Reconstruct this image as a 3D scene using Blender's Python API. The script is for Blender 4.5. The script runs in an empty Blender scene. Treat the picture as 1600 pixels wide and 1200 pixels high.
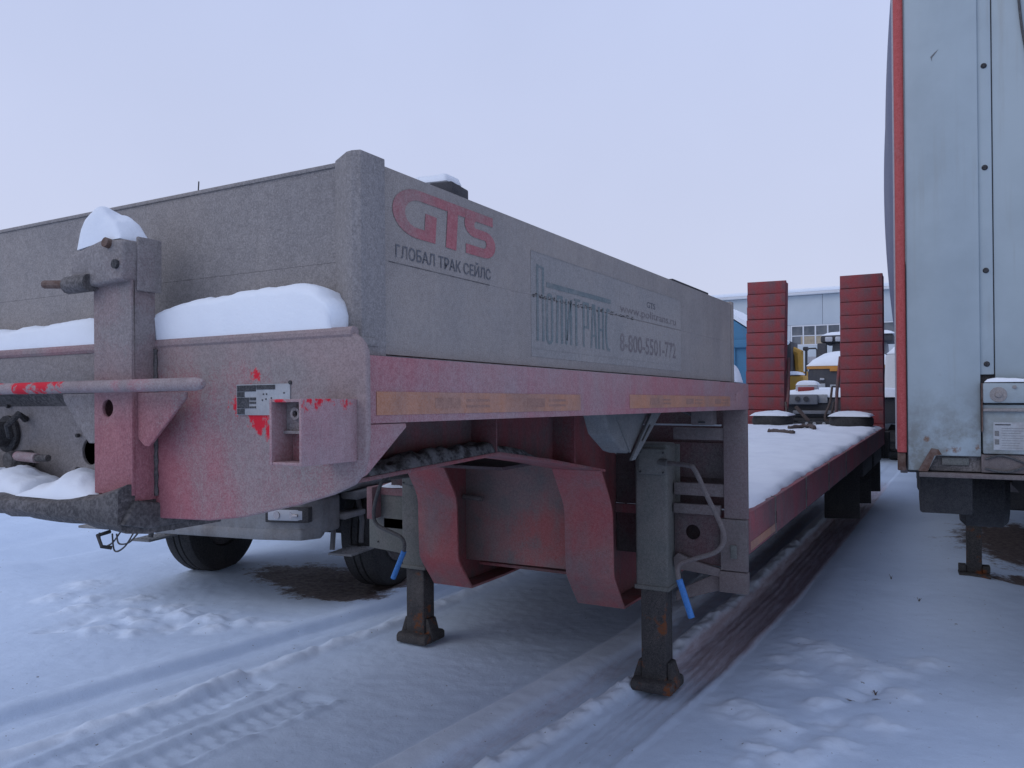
import bpy, bmesh, math, random
import numpy as np
from mathutils import Vector, Matrix
from mathutils.geometry import tessellate_polygon

R = math.radians
random.seed(7)
scene = bpy.context.scene
col = scene.collection

# ------------------------------------------------------------------ camera
F_PX, CAM_H = 1270.0, 1.65
YAW = math.atan(725 / F_PX)
PITCH = math.atan(6 / F_PX)
ROLL = 0.008
cam_data = bpy.data.cameras.new('camera')
cam = bpy.data.objects.new('camera', cam_data)
col.objects.link(cam)
cam_data.sensor_fit = 'HORIZONTAL'
cam_data.sensor_width = 36.0
cam_data.lens = 36.0 * F_PX / 1600.0
cam_data.clip_start = 0.05
cam_data.clip_end = 3000
fw = Vector((-math.sin(YAW) * math.cos(PITCH), math.cos(YAW) * math.cos(PITCH), math.sin(PITCH)))
rt0 = Vector((math.cos(YAW), math.sin(YAW), 0))
up0 = rt0.cross(fw)
rt = rt0 * math.cos(ROLL) - up0 * math.sin(ROLL)
up = up0 * math.cos(ROLL) + rt0 * math.sin(ROLL)
cam.matrix_world = Matrix(((rt.x, up.x, -fw.x, 0), (rt.y, up.y, -fw.y, 0), (rt.z, up.z, -fw.z, CAM_H), (0, 0, 0, 1)))
scene.camera = cam

# ------------------------------------------------------------------ sky, sun, exposure
SUN_EL, SUN_AZ = R(38), R(215)          # azimuth measured clockwise from +Y
world = bpy.data.worlds.new('World')
scene.world = world
world.use_nodes = True
wn, wl = world.node_tree.nodes, world.node_tree.links
wn.clear()
w_out = wn.new('ShaderNodeOutputWorld')
w_bg = wn.new('ShaderNodeBackground')
w_bg.inputs['Strength'].default_value = 0.1
w_sky = wn.new('ShaderNodeTexSky')
w_sky.sky_type = 'NISHITA'
w_sky.sun_disc = False
w_sky.sun_elevation = SUN_EL
w_sky.sun_rotation = SUN_AZ
w_sky.dust_density = 2.0
# a closed cloud layer: even grey-lavender, a touch paler towards the horizon
w_tc = wn.new('ShaderNodeTexCoord')
w_sep = wn.new('ShaderNodeSeparateXYZ')
w_ramp = wn.new('ShaderNodeValToRGB')
w_ramp.color_ramp.elements[0].position = 0.0
w_ramp.color_ramp.elements[0].color = (0.645, 0.685, 0.87, 1)
w_ramp.color_ramp.elements[1].position = 0.55
w_ramp.color_ramp.elements[1].color = (0.53, 0.615, 0.895, 1)
w_scale = wn.new('ShaderNodeVectorMath')
w_scale.operation = 'SCALE'
w_scale.inputs['Scale'].default_value = 10.0
w_mix = wn.new('ShaderNodeMix')
w_mix.data_type = 'RGBA'
w_mix.inputs['Factor'].default_value = 0.94
wl.new(w_tc.outputs['Generated'], w_sep.inputs[0])
wl.new(w_sep.outputs['Z'], w_ramp.inputs['Fac'])
wl.new(w_ramp.outputs['Color'], w_scale.inputs[0])
wl.new(w_sky.outputs['Color'], w_mix.inputs['A'])
w_nz = wn.new('ShaderNodeTexNoise')
w_nz.inputs['Scale'].default_value = 1.8
w_nz.inputs['Detail'].default_value = 5
w_mr = wn.new('ShaderNodeMapRange')
w_mr.inputs[1].default_value, w_mr.inputs[2].default_value, w_mr.inputs[3].default_value, w_mr.inputs[4].default_value = 0.3, 0.7, 9.5, 10.4
wl.new(w_tc.outputs['Generated'], w_nz.inputs['Vector'])
wl.new(w_nz.outputs['Fac'], w_mr.inputs[0])
wl.new(w_mr.outputs[0], w_scale.inputs['Scale'])
wl.new(w_scale.outputs['Vector'], w_mix.inputs['B'])
wl.new(w_mix.outputs['Result'], w_bg.inputs['Color'])
wl.new(w_bg.outputs[0], w_out.inputs[0])

sun_data = bpy.data.lights.new('sun', 'SUN')
sun_data.energy = 0.5
sun_data.angle = R(40)
sun_data.color = (1.0, 0.97, 0.95)
sun = bpy.data.objects.new('sun', sun_data)
col.objects.link(sun)
sd = Vector((math.sin(SUN_AZ) * math.cos(SUN_EL), math.cos(SUN_AZ) * math.cos(SUN_EL), math.sin(SUN_EL)))
sun.rotation_euler = sd.to_track_quat('Z', 'Y').to_euler()

vs = scene.view_settings
vs.view_transform = 'Standard'
vs.look = 'None'
vs.exposure = 0.0
vs.gamma = 1.0
vs.use_curve_mapping = False
scene.cycles.use_denoising = True
scene.cycles.max_bounces = 6
scene.cycles.diffuse_bounces = 4

# ------------------------------------------------------------------ materials
MATS = {}


class NT:
    """small helper around a node tree"""
    def __init__(s, name):
        m = bpy.data.materials.new(name)
        m.use_nodes = True
        s.m, s.n, s.l = m, m.node_tree.nodes, m.node_tree.links
        s.n.clear()
        s.out = s.n.new('ShaderNodeOutputMaterial')
        s.b = s.n.new('ShaderNodeBsdfPrincipled')
        s.l.new(s.b.outputs[0], s.out.inputs[0])
        tc = s.n.new('ShaderNodeTexCoord')
        s.co = tc.outputs['Object']
        MATS[name] = m

    def scaled(s, sx, sy, sz):
        n = s.n.new('ShaderNodeMapping')
        n.inputs['Scale'].default_value = (sx, sy, sz)
        s.l.new(s.co, n.inputs[0])
        return n.outputs[0]

    def noise(s, scale, detail=6, rough=0.6, co=None, dist=0.0):
        n = s.n.new('ShaderNodeTexNoise')
        n.inputs['Scale'].default_value = scale
        n.inputs['Detail'].default_value = detail
        n.inputs['Roughness'].default_value = rough
        n.inputs['Distortion'].default_value = dist
        s.l.new(co or s.co, n.inputs['Vector'])
        return n.outputs['Fac']

    def ramp(s, fac, a, b):
        n = s.n.new('ShaderNodeMapRange')
        n.interpolation_type = 'SMOOTHSTEP'
        n.inputs[1].default_value = a
        n.inputs[2].default_value = b
        s.l.new(fac, n.inputs[0])
        return n.outputs[0]

    def math(s, op, a, b=None):
        n = s.n.new('ShaderNodeMath')
        n.operation = op
        for i, v in enumerate((a, b)):
            if v is None:
                continue
            if isinstance(v, (int, float)):
                n.inputs[i].default_value = v
            else:
                s.l.new(v, n.inputs[i])
        return n.outputs[0]

    def mix(s, fac, a, b):
        n = s.n.new('ShaderNodeMix')
        n.data_type = 'RGBA'
        for k, v in (('Factor', fac), ('A', a), ('B', b)):
            if isinstance(v, (int, float)):
                n.inputs[k].default_value = v
            elif isinstance(v, tuple):
                n.inputs[k].default_value = (*v, 1)
            else:
                s.l.new(v, n.inputs[k])
        return n.outputs['Result']

    def spots(s, pts, wob=0.022, wscale=75):
        """mask of rough-edged patches (centre, radius) in object space"""
        nz = s.noise(wscale, 5, 0.65)
        acc = None
        for p, r in pts:
            d = s.n.new('ShaderNodeVectorMath')
            d.operation = 'DISTANCE'
            s.l.new(s.co, d.inputs[0])
            d.inputs[1].default_value = p
            v = s.math('ADD', d.outputs['Value'], s.math('MULTIPLY', s.math('SUBTRACT', nz, 0.5), wob * 4))
            k = s.ramp(v, r + 0.006, r - 0.008)
            acc = k if acc is None else s.math('MAXIMUM', acc, k)
        return acc

    def finish(s, color, rough=0.6, bump=None, bstr=0.3, bdist=0.002, metal=0.0, spec=0.3):
        if isinstance(color, tuple):
            s.b.inputs['Base Color'].default_value = (*color, 1)
        else:
            s.l.new(color, s.b.inputs['Base Color'])
        if isinstance(rough, (int, float)):
            s.b.inputs['Roughness'].default_value = rough
        else:
            s.l.new(rough, s.b.inputs['Roughness'])
        s.b.inputs['Metallic'].default_value = metal
        s.b.inputs['Specular IOR Level'].default_value = spec
        if bump is not None:
            n = s.n.new('ShaderNodeBump')
            n.inputs['Strength'].default_value = bstr
            n.inputs['Distance'].default_value = bdist
            s.l.new(bump, n.inputs['Height'])
            s.l.new(n.outputs[0], s.b.inputs['Normal'])
        return s.m


def dusty(name, paint, dust, lo=0.3, hi=0.7, scale=2.2, dust2=None, chips=None, chip_col=(0.6, 0.012, 0.03), rough=0.75, grain=260,
          bstr=0.35, streak=True, rust=None, keep=0.0, bias=(), pits=0.0):
    """painted or bare metal under road dust: big soft patches, vertical streaks and a fine speckle"""
    t = NT(name)
    big = t.noise(scale, 7, 0.62, dist=0.4)
    if streak:
        st = t.noise(1.0, 5, 0.6, t.scaled(14, 14, 2.0))
        big = t.math('ADD', t.math('MULTIPLY', big, 0.72), t.math('MULTIPLY', st, 0.28))
    g = t.noise(grain, 3, 0.7)
    g2 = t.noise(grain * 0.25, 4, 0.7)
    k = t.ramp(t.math('ADD', big, t.math('MULTIPLY', t.math('SUBTRACT', g, 0.5), 0.35)), lo, hi)
    for ax_, a_, b_, amt in bias:        # thicker dust where mud has dried: along one axis
        sx_ = t.n.new('ShaderNodeSeparateXYZ')
        t.l.new(t.co, sx_.inputs[0])
        q = t.math('ADD', sx_.outputs[ax_], t.math('MULTIPLY', t.math('SUBTRACT', t.noise(9, 5, 0.6), 0.5), 0.12))
        k = t.math('MINIMUM', t.math('ADD', k, t.math('MULTIPLY', t.ramp(q, a_, b_), amt)), 1.0)
    if keep:
        k = t.math('ADD', t.math('MULTIPLY', k, 1 - keep), keep)
    d = t.mix(t.ramp(t.noise(scale * 2.3, 5, 0.6), 0.35, 0.65), dust, dust2 or tuple(c * 0.8 for c in dust))
    c = t.mix(k, paint, d)
    sp = t.ramp(t.math('ADD', t.math('MULTIPLY', g, 0.6), t.math('MULTIPLY', g2, 0.4)), 0.36, 0.64)
    c = t.mix(sp, t.mix(0.22, c, (0.03, 0.028, 0.03)), t.mix(0.07, c, (0.75, 0.72, 0.68)))
    if pits:
        pt = t.noise(150, 4, 0.75, dist=0.6)
        c = t.mix(t.math('MULTIPLY', t.ramp(pt, 0.52, 0.60), pits), c, tuple(v * 0.42 for v in dust))
        c = t.mix(t.math('MULTIPLY', t.ramp(pt, 0.46, 0.38), pits * 0.5), c, tuple(min(v * 1.5, 0.8) for v in dust))
        g2 = t.math('SUBTRACT', g2, t.math('MULTIPLY', t.ramp(pt, 0.50, 0.60), 0.35))
    if rust:
        c = t.mix(t.ramp(t.noise(rust[0], 8, 0.7), rust[1], rust[1] + 0.08), c, (0.16, 0.055, 0.02))
    if chips:
        m = t.spots(chips)
        c = t.mix(m, c, chip_col)
    return t.finish(c, rough, t.math('ADD', t.math('MULTIPLY', g, 0.4), t.math('MULTIPLY', g2, 0.8)), bstr, 0.002)


ORGX, ORGY = -2.32, 6.0                 # base of the low loader; its meshes are stored relative to it
DUST = (0.30, 0.255, 0.235)
RED = (0.44, 0.035, 0.06)


def oc(x, y, z):
    return (x - ORGX, y - ORGY, z)


dusty('red_panel', (0.42, 0.095, 0.12), (0.315, 0.232, 0.225), 0.40, 0.64, 1.7, dust2=(0.262, 0.226, 0.218), keep=0.22, pits=0.08, grain=330,
      bias=[('Z', 1.65, 1.76, 0.75), ('X', 1.12, 1.34, 0.7)],
      chips=[(oc(-1.275, 1.18, 1.680), 0.010), (oc(-1.335, 1.18, 1.620), 0.012), (oc(-1.262, 1.18, 1.589), 0.026), (oc(-1.225, 1.18, 1.590), 0.018),
             (oc(-1.24, 1.18, 1.567), 0.014), (oc(-1.285, 1.18, 1.594), 0.010)])
dusty('red_tube', (0.45, 0.16, 0.185), (0.39, 0.275, 0.275), 0.30, 0.55, 3.0, keep=0.45, pits=0.06, grain=330,
      chips=[(oc(-1.008, 1.05, 1.632), 0.009), (oc(-1.008, 1.075, 1.633), 0.010), (oc(-1.008, 1.10, 1.634), 0.008), (oc(-1.06, 1.034, 1.632), 0.008),
             (oc(-1.008, 1.15, 1.622), 0.005)])
dusty('red_bar', (0.45, 0.13, 0.16), (0.33, 0.265, 0.26), 0.36, 0.56, 4.0, keep=0.3,
      chips=[(oc(-1.86, 1.09, 1.682), 0.04), (oc(-1.94, 1.09, 1.668), 0.035), (oc(-1.80, 1.09, 1.682), 0.025), (oc(-2.05, 1.09, 1.66), 0.02)])
dusty('red_beam', (0.43, 0.105, 0.125), (0.365, 0.225, 0.22), 0.33, 0.64, 1.6, dust2=(0.35, 0.24, 0.245), keep=0.3, pits=0.08, grain=330)
dusty('frame_mauve', (0.19, 0.125, 0.125), (0.20, 0.168, 0.158), 0.33, 0.64, 2.6, keep=0.2)
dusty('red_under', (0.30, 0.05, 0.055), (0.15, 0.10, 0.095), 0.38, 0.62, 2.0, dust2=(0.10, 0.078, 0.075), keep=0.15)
dusty('red_neck', (0.44, 0.06, 0.065), (0.30, 0.15, 0.14), 0.34, 0.62, 1.8, dust2=(0.215, 0.14, 0.14), keep=0.25)
dusty('red_deck', (0.36, 0.06, 0.075), (0.21, 0.115, 0.12), 0.36, 0.6, 2.0, keep=0.2)
dusty('cross_red', (0.50, 0.12, 0.11), (0.33, 0.20, 0.185), 0.42, 0.62, 2.2, dust2=(0.22, 0.18, 0.17), keep=0.1, bias=[('Z', 0.80, 1.05, 0.7), ('X', 0.0, -0.25, 0.6)])
dusty('red_ramp', (0.42, 0.05, 0.06), (0.24, 0.095, 0.105), 0.40, 0.62, 3.2, dust2=(0.19, 0.095, 0.105), keep=0.15, bstr=0.6)
dusty('board_grey', (0.27, 0.238, 0.218), (0.365, 0.315, 0.278), 0.34, 0.62, 1.5, dust2=(0.315, 0.282, 0.26), grain=300, bstr=0.6, streak=True, pits=0.10)
dusty('board_front', (0.25, 0.23, 0.222), (0.325, 0.292, 0.27), 0.34, 0.62, 1.6, dust2=(0.28, 0.258, 0.246), grain=260, bstr=0.55, streak=True, pits=0.20)
dusty('post_grey', (0.28, 0.20, 0.20), (0.27, 0.242, 0.228), 0.28, 0.5, 2.4, dust2=(0.265, 0.24, 0.232), keep=0.2, pits=0.2, grain=260, bstr=0.7)
dusty('post_red', (0.42, 0.105, 0.125), (0.275, 0.232, 0.222), 0.45, 0.66, 3.2, dust2=(0.27, 0.235, 0.228), grain=260, bstr=0.7, keep=0.25, pits=0.15, bias=[('Z', 1.56, 1.72, 0.85)])
dusty('grime', (0.06, 0.055, 0.053), (0.17, 0.152, 0.145), 0.38, 0.66, 5.0, dust2=(0.08, 0.07, 0.066), grain=120, bstr=0.5)
dusty('leg_grey', (0.12, 0.13, 0.115), (0.16, 0.15, 0.135), 0.35, 0.65, 3.0, dust2=(0.115, 0.115, 0.105))
dusty('leg_black', (0.022, 0.021, 0.022), (0.075, 0.065, 0.06), 0.46, 0.7, 4.0, rust=(7, 0.56))
dusty('frame_grey', (0.15, 0.115, 0.11), (0.175, 0.15, 0.14), 0.35, 0.65, 3.0, dust2=(0.125, 0.11, 0.105))
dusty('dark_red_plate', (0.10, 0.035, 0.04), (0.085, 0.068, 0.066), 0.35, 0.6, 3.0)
dusty('chute_grey', (0.15, 0.16, 0.16), (0.19, 0.185, 0.175), 0.35, 0.65, 4.0)
dusty('black_rubber', (0.018, 0.018, 0.019), (0.05, 0.046, 0.044), 0.45, 0.75, 3.0, rough=0.85)
dusty('black_metal', (0.022, 0.022, 0.024), (0.06, 0.056, 0.053), 0.45, 0.75, 3.0)
dusty('blue_grip', (0.03, 0.20, 0.55), (0.06, 0.19, 0.42), 0.5, 0.8, 6.0, rough=0.5)
dusty('orange_tape', (0.60, 0.235, 0.10), (0.42, 0.225, 0.165), 0.35, 0.62, 3.0, keep=0.3, rough=0.5)
dusty('tape_ink', (0.30, 0.15, 0.11), (0.40, 0.21, 0.15), 0.35, 0.62, 12.0, keep=0.3, rough=0.5)
dusty('red_letter', (0.44, 0.11, 0.125), (0.33, 0.205, 0.195), 0.38, 0.75, 4.0, keep=0.15, grain=300)
dusty('ink_letter', (0.09, 0.095, 0.11), (0.25, 0.228, 0.215), 0.46, 0.74, 12.0, keep=0.12, grain=300)
dusty('green_letter', (0.13, 0.175, 0.18), (0.27, 0.258, 0.242), 0.42, 0.78, 9.0, keep=0.2, grain=300)
dusty('faded_letter', (0.165, 0.132, 0.135), (0.30, 0.265, 0.245), 0.42, 0.68, 14.0, keep=0.2, grain=300)
dusty('decal_film', (0.29, 0.272, 0.258), (0.355, 0.318, 0.29), 0.35, 0.65, 1.8, dust2=(0.32, 0.295, 0.277), grain=300, bstr=0.6, streak=False, pits=0.10)
dusty('seam_dark', (0.035, 0.032, 0.03), (0.08, 0.072, 0.068), 0.4, 0.7, 8.0)
dusty('plate_white', (0.42, 0.44, 0.45), (0.30, 0.28, 0.27), 0.45, 0.75, 9.0, rough=0.4)
dusty('plate_black', (0.02, 0.022, 0.026), (0.09, 0.085, 0.085), 0.5, 0.8, 9.0, rough=0.4)
dusty('truck_grey', (0.25, 0.26, 0.265), (0.235, 0.22, 0.205), 0.35, 0.65, 2.5, dust2=(0.15, 0.14, 0.135))
dusty('truck_bumper', (0.13, 0.135, 0.14), (0.18, 0.165, 0.155), 0.35, 0.65, 2.5)
dusty('white_van', (0.62, 0.63, 0.63), (0.5, 0.49, 0.47), 0.5, 0.8, 1.0)
dusty('pillar_red', (0.50, 0.075, 0.07), (0.34, 0.13, 0.12), 0.5, 0.85, 3.0, streak=True)
dusty('yellow_paint', (0.62, 0.33, 0.03), (0.4, 0.27, 0.09), 0.45, 0.8, 2.0)
dusty('orange_paint', (0.60, 0.25, 0.03), (0.35, 0.2, 0.09), 0.45, 0.8, 2.0)
dusty('dark_machine', (0.035, 0.037, 0.045), (0.08, 0.075, 0.075), 0.45, 0.75, 2.0)
dusty('grey_machine', (0.20, 0.21, 0.23), (0.16, 0.155, 0.155), 0.45, 0.75, 2.0)
dusty('blue_paint', (0.055, 0.21, 0.36), (0.09, 0.17, 0.24), 0.5, 0.8, 0.8)
dusty('navy_tarp', (0.04, 0.05, 0.14), (0.10, 0.11, 0.17), 0.45, 0.75, 1.5, rough=0.5)
dusty('pale_panel', (0.5, 0.5, 0.54), (0.4, 0.38, 0.39), 0.45, 0.75, 1.5)
dusty('window_frame', (0.72, 0.73, 0.74), (0.6, 0.6, 0.6), 0.5, 0.8, 1.0)
dusty('brown_rag', (0.075, 0.05, 0.042), (0.12, 0.09, 0.08), 0.4, 0.7, 9.0)
dusty('cable', (0.05, 0.052, 0.055), (0.11, 0.105, 0.10), 0.4, 0.7, 20.0)
dusty('beige_box', (0.45, 0.36, 0.24), (0.35, 0.29, 0.2), 0.4, 0.7, 1.0)
dusty('red_lamp', (0.32, 0.03, 0.03), (0.2, 0.08, 0.07), 0.5, 0.8, 3.0, rough=0.3)

t = NT('white_front')                    # white headboard of the box semi-trailer, rust where the fixings are
g = t.noise(120, 3, 0.7)
c = t.mix(t.ramp(t.noise(1.6, 6, 0.6), 0.35, 0.7), (0.39, 0.455, 0.475), (0.32, 0.375, 0.395))
c = t.mix(t.ramp(t.noise(1.0, 6, 0.6, t.scaled(16, 16, 1.0)), 0.55, 0.8), c, (0.33, 0.36, 0.355))
sz = t.n.new('ShaderNodeSeparateXYZ')
t.l.new(t.co, sz.inputs[0])
gr = t.math('MULTIPLY', t.ramp(sz.outputs['Z'], 1.75, 1.28), t.ramp(t.noise(7, 7, 0.72), 0.36, 0.62))
c = t.mix(t.math('MULTIPLY', gr, 0.85), c, (0.19, 0.185, 0.155))
rs = t.spots([((0.085, -0.01, 1.385), 0.016), ((0.17, -0.01, 1.335), 0.012), ((0.205, -0.01, 1.335), 0.016), ((0.30, -0.01, 1.35), 0.014), ((0.14, -0.01, 1.70), 0.008),
              ((0.225, -0.01, 1.34), 0.008)], 0.012, 60)
c = t.mix(t.math('MULTIPLY', rs, 0.8), c, (0.19, 0.085, 0.035))
t.finish(c, 0.45, g, 0.12, 0.002)

t = NT('rust')
t.finish(t.mix(t.ramp(t.noise(30, 6, 0.7), 0.35, 0.65), (0.10, 0.055, 0.04), (0.17, 0.12, 0.10)), 0.85, t.noise(90, 4, 0.7), 0.6, 0.003)

t = NT('glass_dark')
t.finish((0.03, 0.035, 0.045), 0.08, spec=0.5)
t = NT('window_glass')
t.finish(t.mix(t.ramp(t.noise(0.6, 3, 0.5), 0.4, 0.6), (0.07, 0.085, 0.10), (0.14, 0.15, 0.16)), 0.12, spec=0.5)
t = NT('lamp_lens')
t.finish((0.42, 0.43, 0.45), 0.15, spec=0.5)
t = NT('lamp_bowl')
t.finish((0.42, 0.38, 0.37), 0.25, metal=0.6)
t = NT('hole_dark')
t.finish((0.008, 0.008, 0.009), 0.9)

t = NT('building_wall')
c = t.mix(t.ramp(t.noise(0.25, 5, 0.6), 0.35, 0.65), (0.50, 0.545, 0.565), (0.455, 0.50, 0.525))
t.finish(c, 0.6, t.noise(8, 3, 0.5), 0.1, 0.01)

t = NT('snow_clean')
f1 = t.noise(24, 8, 0.65)
f2 = t.noise(160, 4, 0.75)
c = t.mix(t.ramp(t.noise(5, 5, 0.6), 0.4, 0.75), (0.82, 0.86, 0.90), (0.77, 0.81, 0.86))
t.finish(c, 0.65, t.math('ADD', t.math('MULTIPLY', f1, 0.8), t.math('MULTIPLY', f2, 0.25)), 0.35, 0.01, spec=0.2)

t = NT('snow_dirty')
f2 = t.noise(70, 6, 0.75)
c = t.mix(t.ramp(t.noise(22, 8, 0.7), 0.38, 0.6), (0.06, 0.052, 0.048), (0.24, 0.23, 0.225))
t.finish(c, 0.8, f2, 0.8, 0.01, spec=0.2)

t = NT('snow_ground')                    # vertex masks: x bare earth, y brown tyre dirt, z disturbed snow
at_ = t.n.new('ShaderNodeAttribute')
at_.attribute_name = 'mask'
sp = t.n.new('ShaderNodeSeparateXYZ')
t.l.new(at_.outputs['Vector'], sp.inputs[0])
f1 = t.noise(9, 8, 0.62)
f2 = t.noise(75, 5, 0.72)
f3 = t.noise(260, 3, 0.7)
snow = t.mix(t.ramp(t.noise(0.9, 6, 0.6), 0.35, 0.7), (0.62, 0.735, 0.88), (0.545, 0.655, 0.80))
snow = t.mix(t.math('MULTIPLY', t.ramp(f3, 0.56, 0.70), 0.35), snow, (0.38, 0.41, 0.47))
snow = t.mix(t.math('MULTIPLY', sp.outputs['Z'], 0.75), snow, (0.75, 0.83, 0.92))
speck = t.ramp(t.noise(34, 2, 0.5), 0.735, 0.76)
snow = t.mix(t.math('MULTIPLY', speck, 0.75), snow, (0.10, 0.085, 0.07))
earth = t.mix(t.ramp(t.noise(26, 7, 0.7), 0.35, 0.65), (0.075, 0.058, 0.054), (0.17, 0.135, 0.125))
tr = t.mix(t.ramp(t.noise(1.0, 7, 0.7, t.scaled(30, 3.0, 1)), 0.35, 0.68), (0.42, 0.35, 0.385), (0.58, 0.56, 0.63))
k1 = t.ramp(t.math('ADD', sp.outputs['X'], t.math('MULTIPLY', t.math('SUBTRACT', t.noise(6, 10, 0.78), 0.5), 1.7)), 0.36, 0.66)
k2 = t.ramp(t.math('ADD', sp.outputs['Y'], t.math('MULTIPLY', t.math('SUBTRACT', t.noise(1.0, 7, 0.7, t.scaled(24, 4, 1)), 0.5), 0.7)), 0.3, 0.9)
c = t.mix(k2, snow, tr)
c = t.mix(k1, c, earth)
hgt = t.math('ADD', t.math('MULTIPLY', f1, 0.9), t.math('ADD', t.math('MULTIPLY', f2, 0.35), t.math('MULTIPLY', f3, 0.12)))
t.finish(c, 0.7, hgt, 0.55, 0.012, spec=0.2)


# ------------------------------------------------------------------ mesh helpers
ORG = {}


def origin_of(o):
    while o.parent is not None:
        o = o.parent
    return ORG.get(o.name, (0, 0, 0))


class MB:
    def __init__(s, fn=None):
        s.v, s.f, s.fn = [], [], fn

    def add(s, vs_, fs_):
        b = len(s.v)
        s.v += [tuple(p) for p in vs_]
        s.f += [tuple(i + b for i in f) for f in fs_]
        return s

    def box(s, x0, x1, y0, y1, z0, z1):
        return s.add([(x0, y0, z0), (x1, y0, z0), (x1, y1, z0), (x0, y1, z0), (x0, y0, z1), (x1, y0, z1), (x1, y1, z1), (x0, y1, z1)],
                     [(0, 3, 2, 1), (4, 5, 6, 7), (0, 1, 5, 4), (1, 2, 6, 5), (2, 3, 7, 6), (3, 0, 4, 7)])

    def _p3(s, axis, a, p):
        return (a, p[0], p[1]) if axis == 'x' else (p[0], a, p[1]) if axis == 'y' else (p[0], p[1], a)

    def prism(s, poly, axis, a0, a1, holes=()):
        """polygon (in the two other axes) extruded along axis, with holes"""
        loops = [list(poly)] + [list(h) for h in holes]
        tri = tessellate_polygon([[Vector((p[0], p[1], 0)) for p in lp] for lp in loops])
        flat = [p for lp in loops for p in lp]
        n = len(flat)
        V = [s._p3(axis, a0, p) for p in flat] + [s._p3(axis, a1, p) for p in flat]
        Fc = [t_ for t_ in tri] + [tuple(i + n for i in reversed(t_)) for t_ in tri]
        b = 0
        for lp in loops:
            m = len(lp)
            Fc += [(b + i, b + (i + 1) % m, n + b + (i + 1) % m, n + b + i) for i in range(m)]
            b += m
        return s.add(V, Fc)

    def tube(s, path, r, n=10, cap=True):
        path = [Vector(p) for p in path]
        rs = r if isinstance(r, (list, tuple)) else [r] * len(path)
        V, Fc = [], []
        prev = None
        for i, p in enumerate(path):
            d = (path[min(i + 1, len(path) - 1)] - path[max(i - 1, 0)]).normalized()
            a = prev if prev is not None else (Vector((0, 0, 1)) if abs(d.z) < 0.9 else Vector((1, 0, 0)))
            u = (a - d * a.dot(d)).normalized()
            w = d.cross(u)
            prev = u
            for k in range(n):
                t_ = 2 * math.pi * k / n
                V.append(p + (u * math.cos(t_) + w * math.sin(t_)) * rs[i])
        for i in range(len(path) - 1):
            for k in range(n):
                Fc.append((i * n + k, i * n + (k + 1) % n, (i + 1) * n + (k + 1) % n, (i + 1) * n + k))
        if cap:
            Fc.append(tuple(range(n))[::-1])
            Fc.append(tuple((len(path) - 1) * n + k for k in range(n)))
        return s.add(V, Fc)

    def strip(s, path, axis, a0, a1, th):
        """bent plate: a 2D path (other axes) thickened by th, extruded along axis"""
        P = [Vector(p) for p in path]
        off = []
        for i in range(len(P)):
            d = (P[min(i + 1, len(P) - 1)] - P[max(i - 1, 0)]).normalized()
            off.append(P[i] + Vector((-d.y, d.x)) * th)
        n = len(P)
        V = [s._p3(axis, a0, p) for p in P] + [s._p3(axis, a0, p) for p in off] + [s._p3(axis, a1, p) for p in P] + [s._p3(axis, a1, p) for p in off]
        Fc = []
        for i in range(n - 1):
            Fc += [(i, i + 1, n + i + 1, n + i), (2 * n + i, 3 * n + i, 3 * n + i + 1, 2 * n + i + 1), (i, 2 * n + i, 2 * n + i + 1, i + 1),
                   (n + i, n + i + 1, 3 * n + i + 1, 3 * n + i)]
        Fc += [(0, n, 3 * n, 2 * n), (n - 1, 3 * n - 1, 4 * n - 1, 2 * n - 1)]
        return s.add(V, Fc)

    def lathe(s, prof, c, axis='x', n=32):
        """prof: (radius, along) closed ring profile turned about axis through c"""
        V, Fc = [], []
        m = len(prof)
        for k in range(n):
            a = 2 * math.pi * k / n
            for r, h in prof:
                q = (r * math.cos(a), r * math.sin(a))
                V.append((c[0] + h, c[1] + q[0], c[2] + q[1]) if axis == 'x' else (c[0] + q[0], c[1] + h, c[2] + q[1]) if axis == 'y' else
                         (c[0] + q[0], c[1] + q[1], c[2] + h))
        for k in range(n):
            for j in range(m):
                Fc.append((k * m + j, k * m + (j + 1) % m, ((k + 1) % n) * m + (j + 1) % m, ((k + 1) % n) * m + j))
        return s.add(V, Fc)

    def grid(s, P):
        """P: rows of points -> open sheet"""
        n, m = len(P), len(P[0])
        return s.add([p for r_ in P for p in r_], [(i * m + j, i * m + j + 1, (i + 1) * m + j + 1, (i + 1) * m + j) for i in range(n - 1) for j in range(m - 1)])

    def build(s, name, mat, parent=None, bev=0.0, seg=2, ang=0.6, weld=True, loc=None):
        me = bpy.data.meshes.new(name)
        V = [s.fn(*p) for p in s.v] if s.fn else s.v
        o3 = origin_of(parent) if parent is not None else (0, 0, 0)
        if loc is not None:
            o3 = loc
        me.from_pydata([(p[0] - o3[0], p[1] - o3[1], p[2] - o3[2]) for p in V], [], s.f)
        bm = bmesh.new()
        bm.from_mesh(me)
        if weld:
            bmesh.ops.remove_doubles(bm, verts=bm.verts, dist=1e-6)
        bmesh.ops.recalc_face_normals(bm, faces=bm.faces)
        if bev:
            bmesh.ops.dissolve_limit(bm, angle_limit=0.01, verts=bm.verts, edges=bm.edges)
            es = [e for e in bm.edges if len(e.link_faces) == 2 and e.calc_face_angle(0) > 0.5]
            bmesh.ops.bevel(bm, geom=es, offset=bev, segments=seg, affect='EDGES', profile=0.5, clamp_overlap=True)
        bm.to_mesh(me)
        bm.free()
        me.polygons.foreach_set('use_smooth', [True] * len(me.polygons))
        me.set_sharp_from_angle(angle=ang)
        me.materials.append(MATS[mat])
        o = bpy.data.objects.new(name, me)
        col.objects.link(o)
        if parent is not None:
            o.parent = parent
        if loc is not None:
            o.location = loc
        return o


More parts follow.
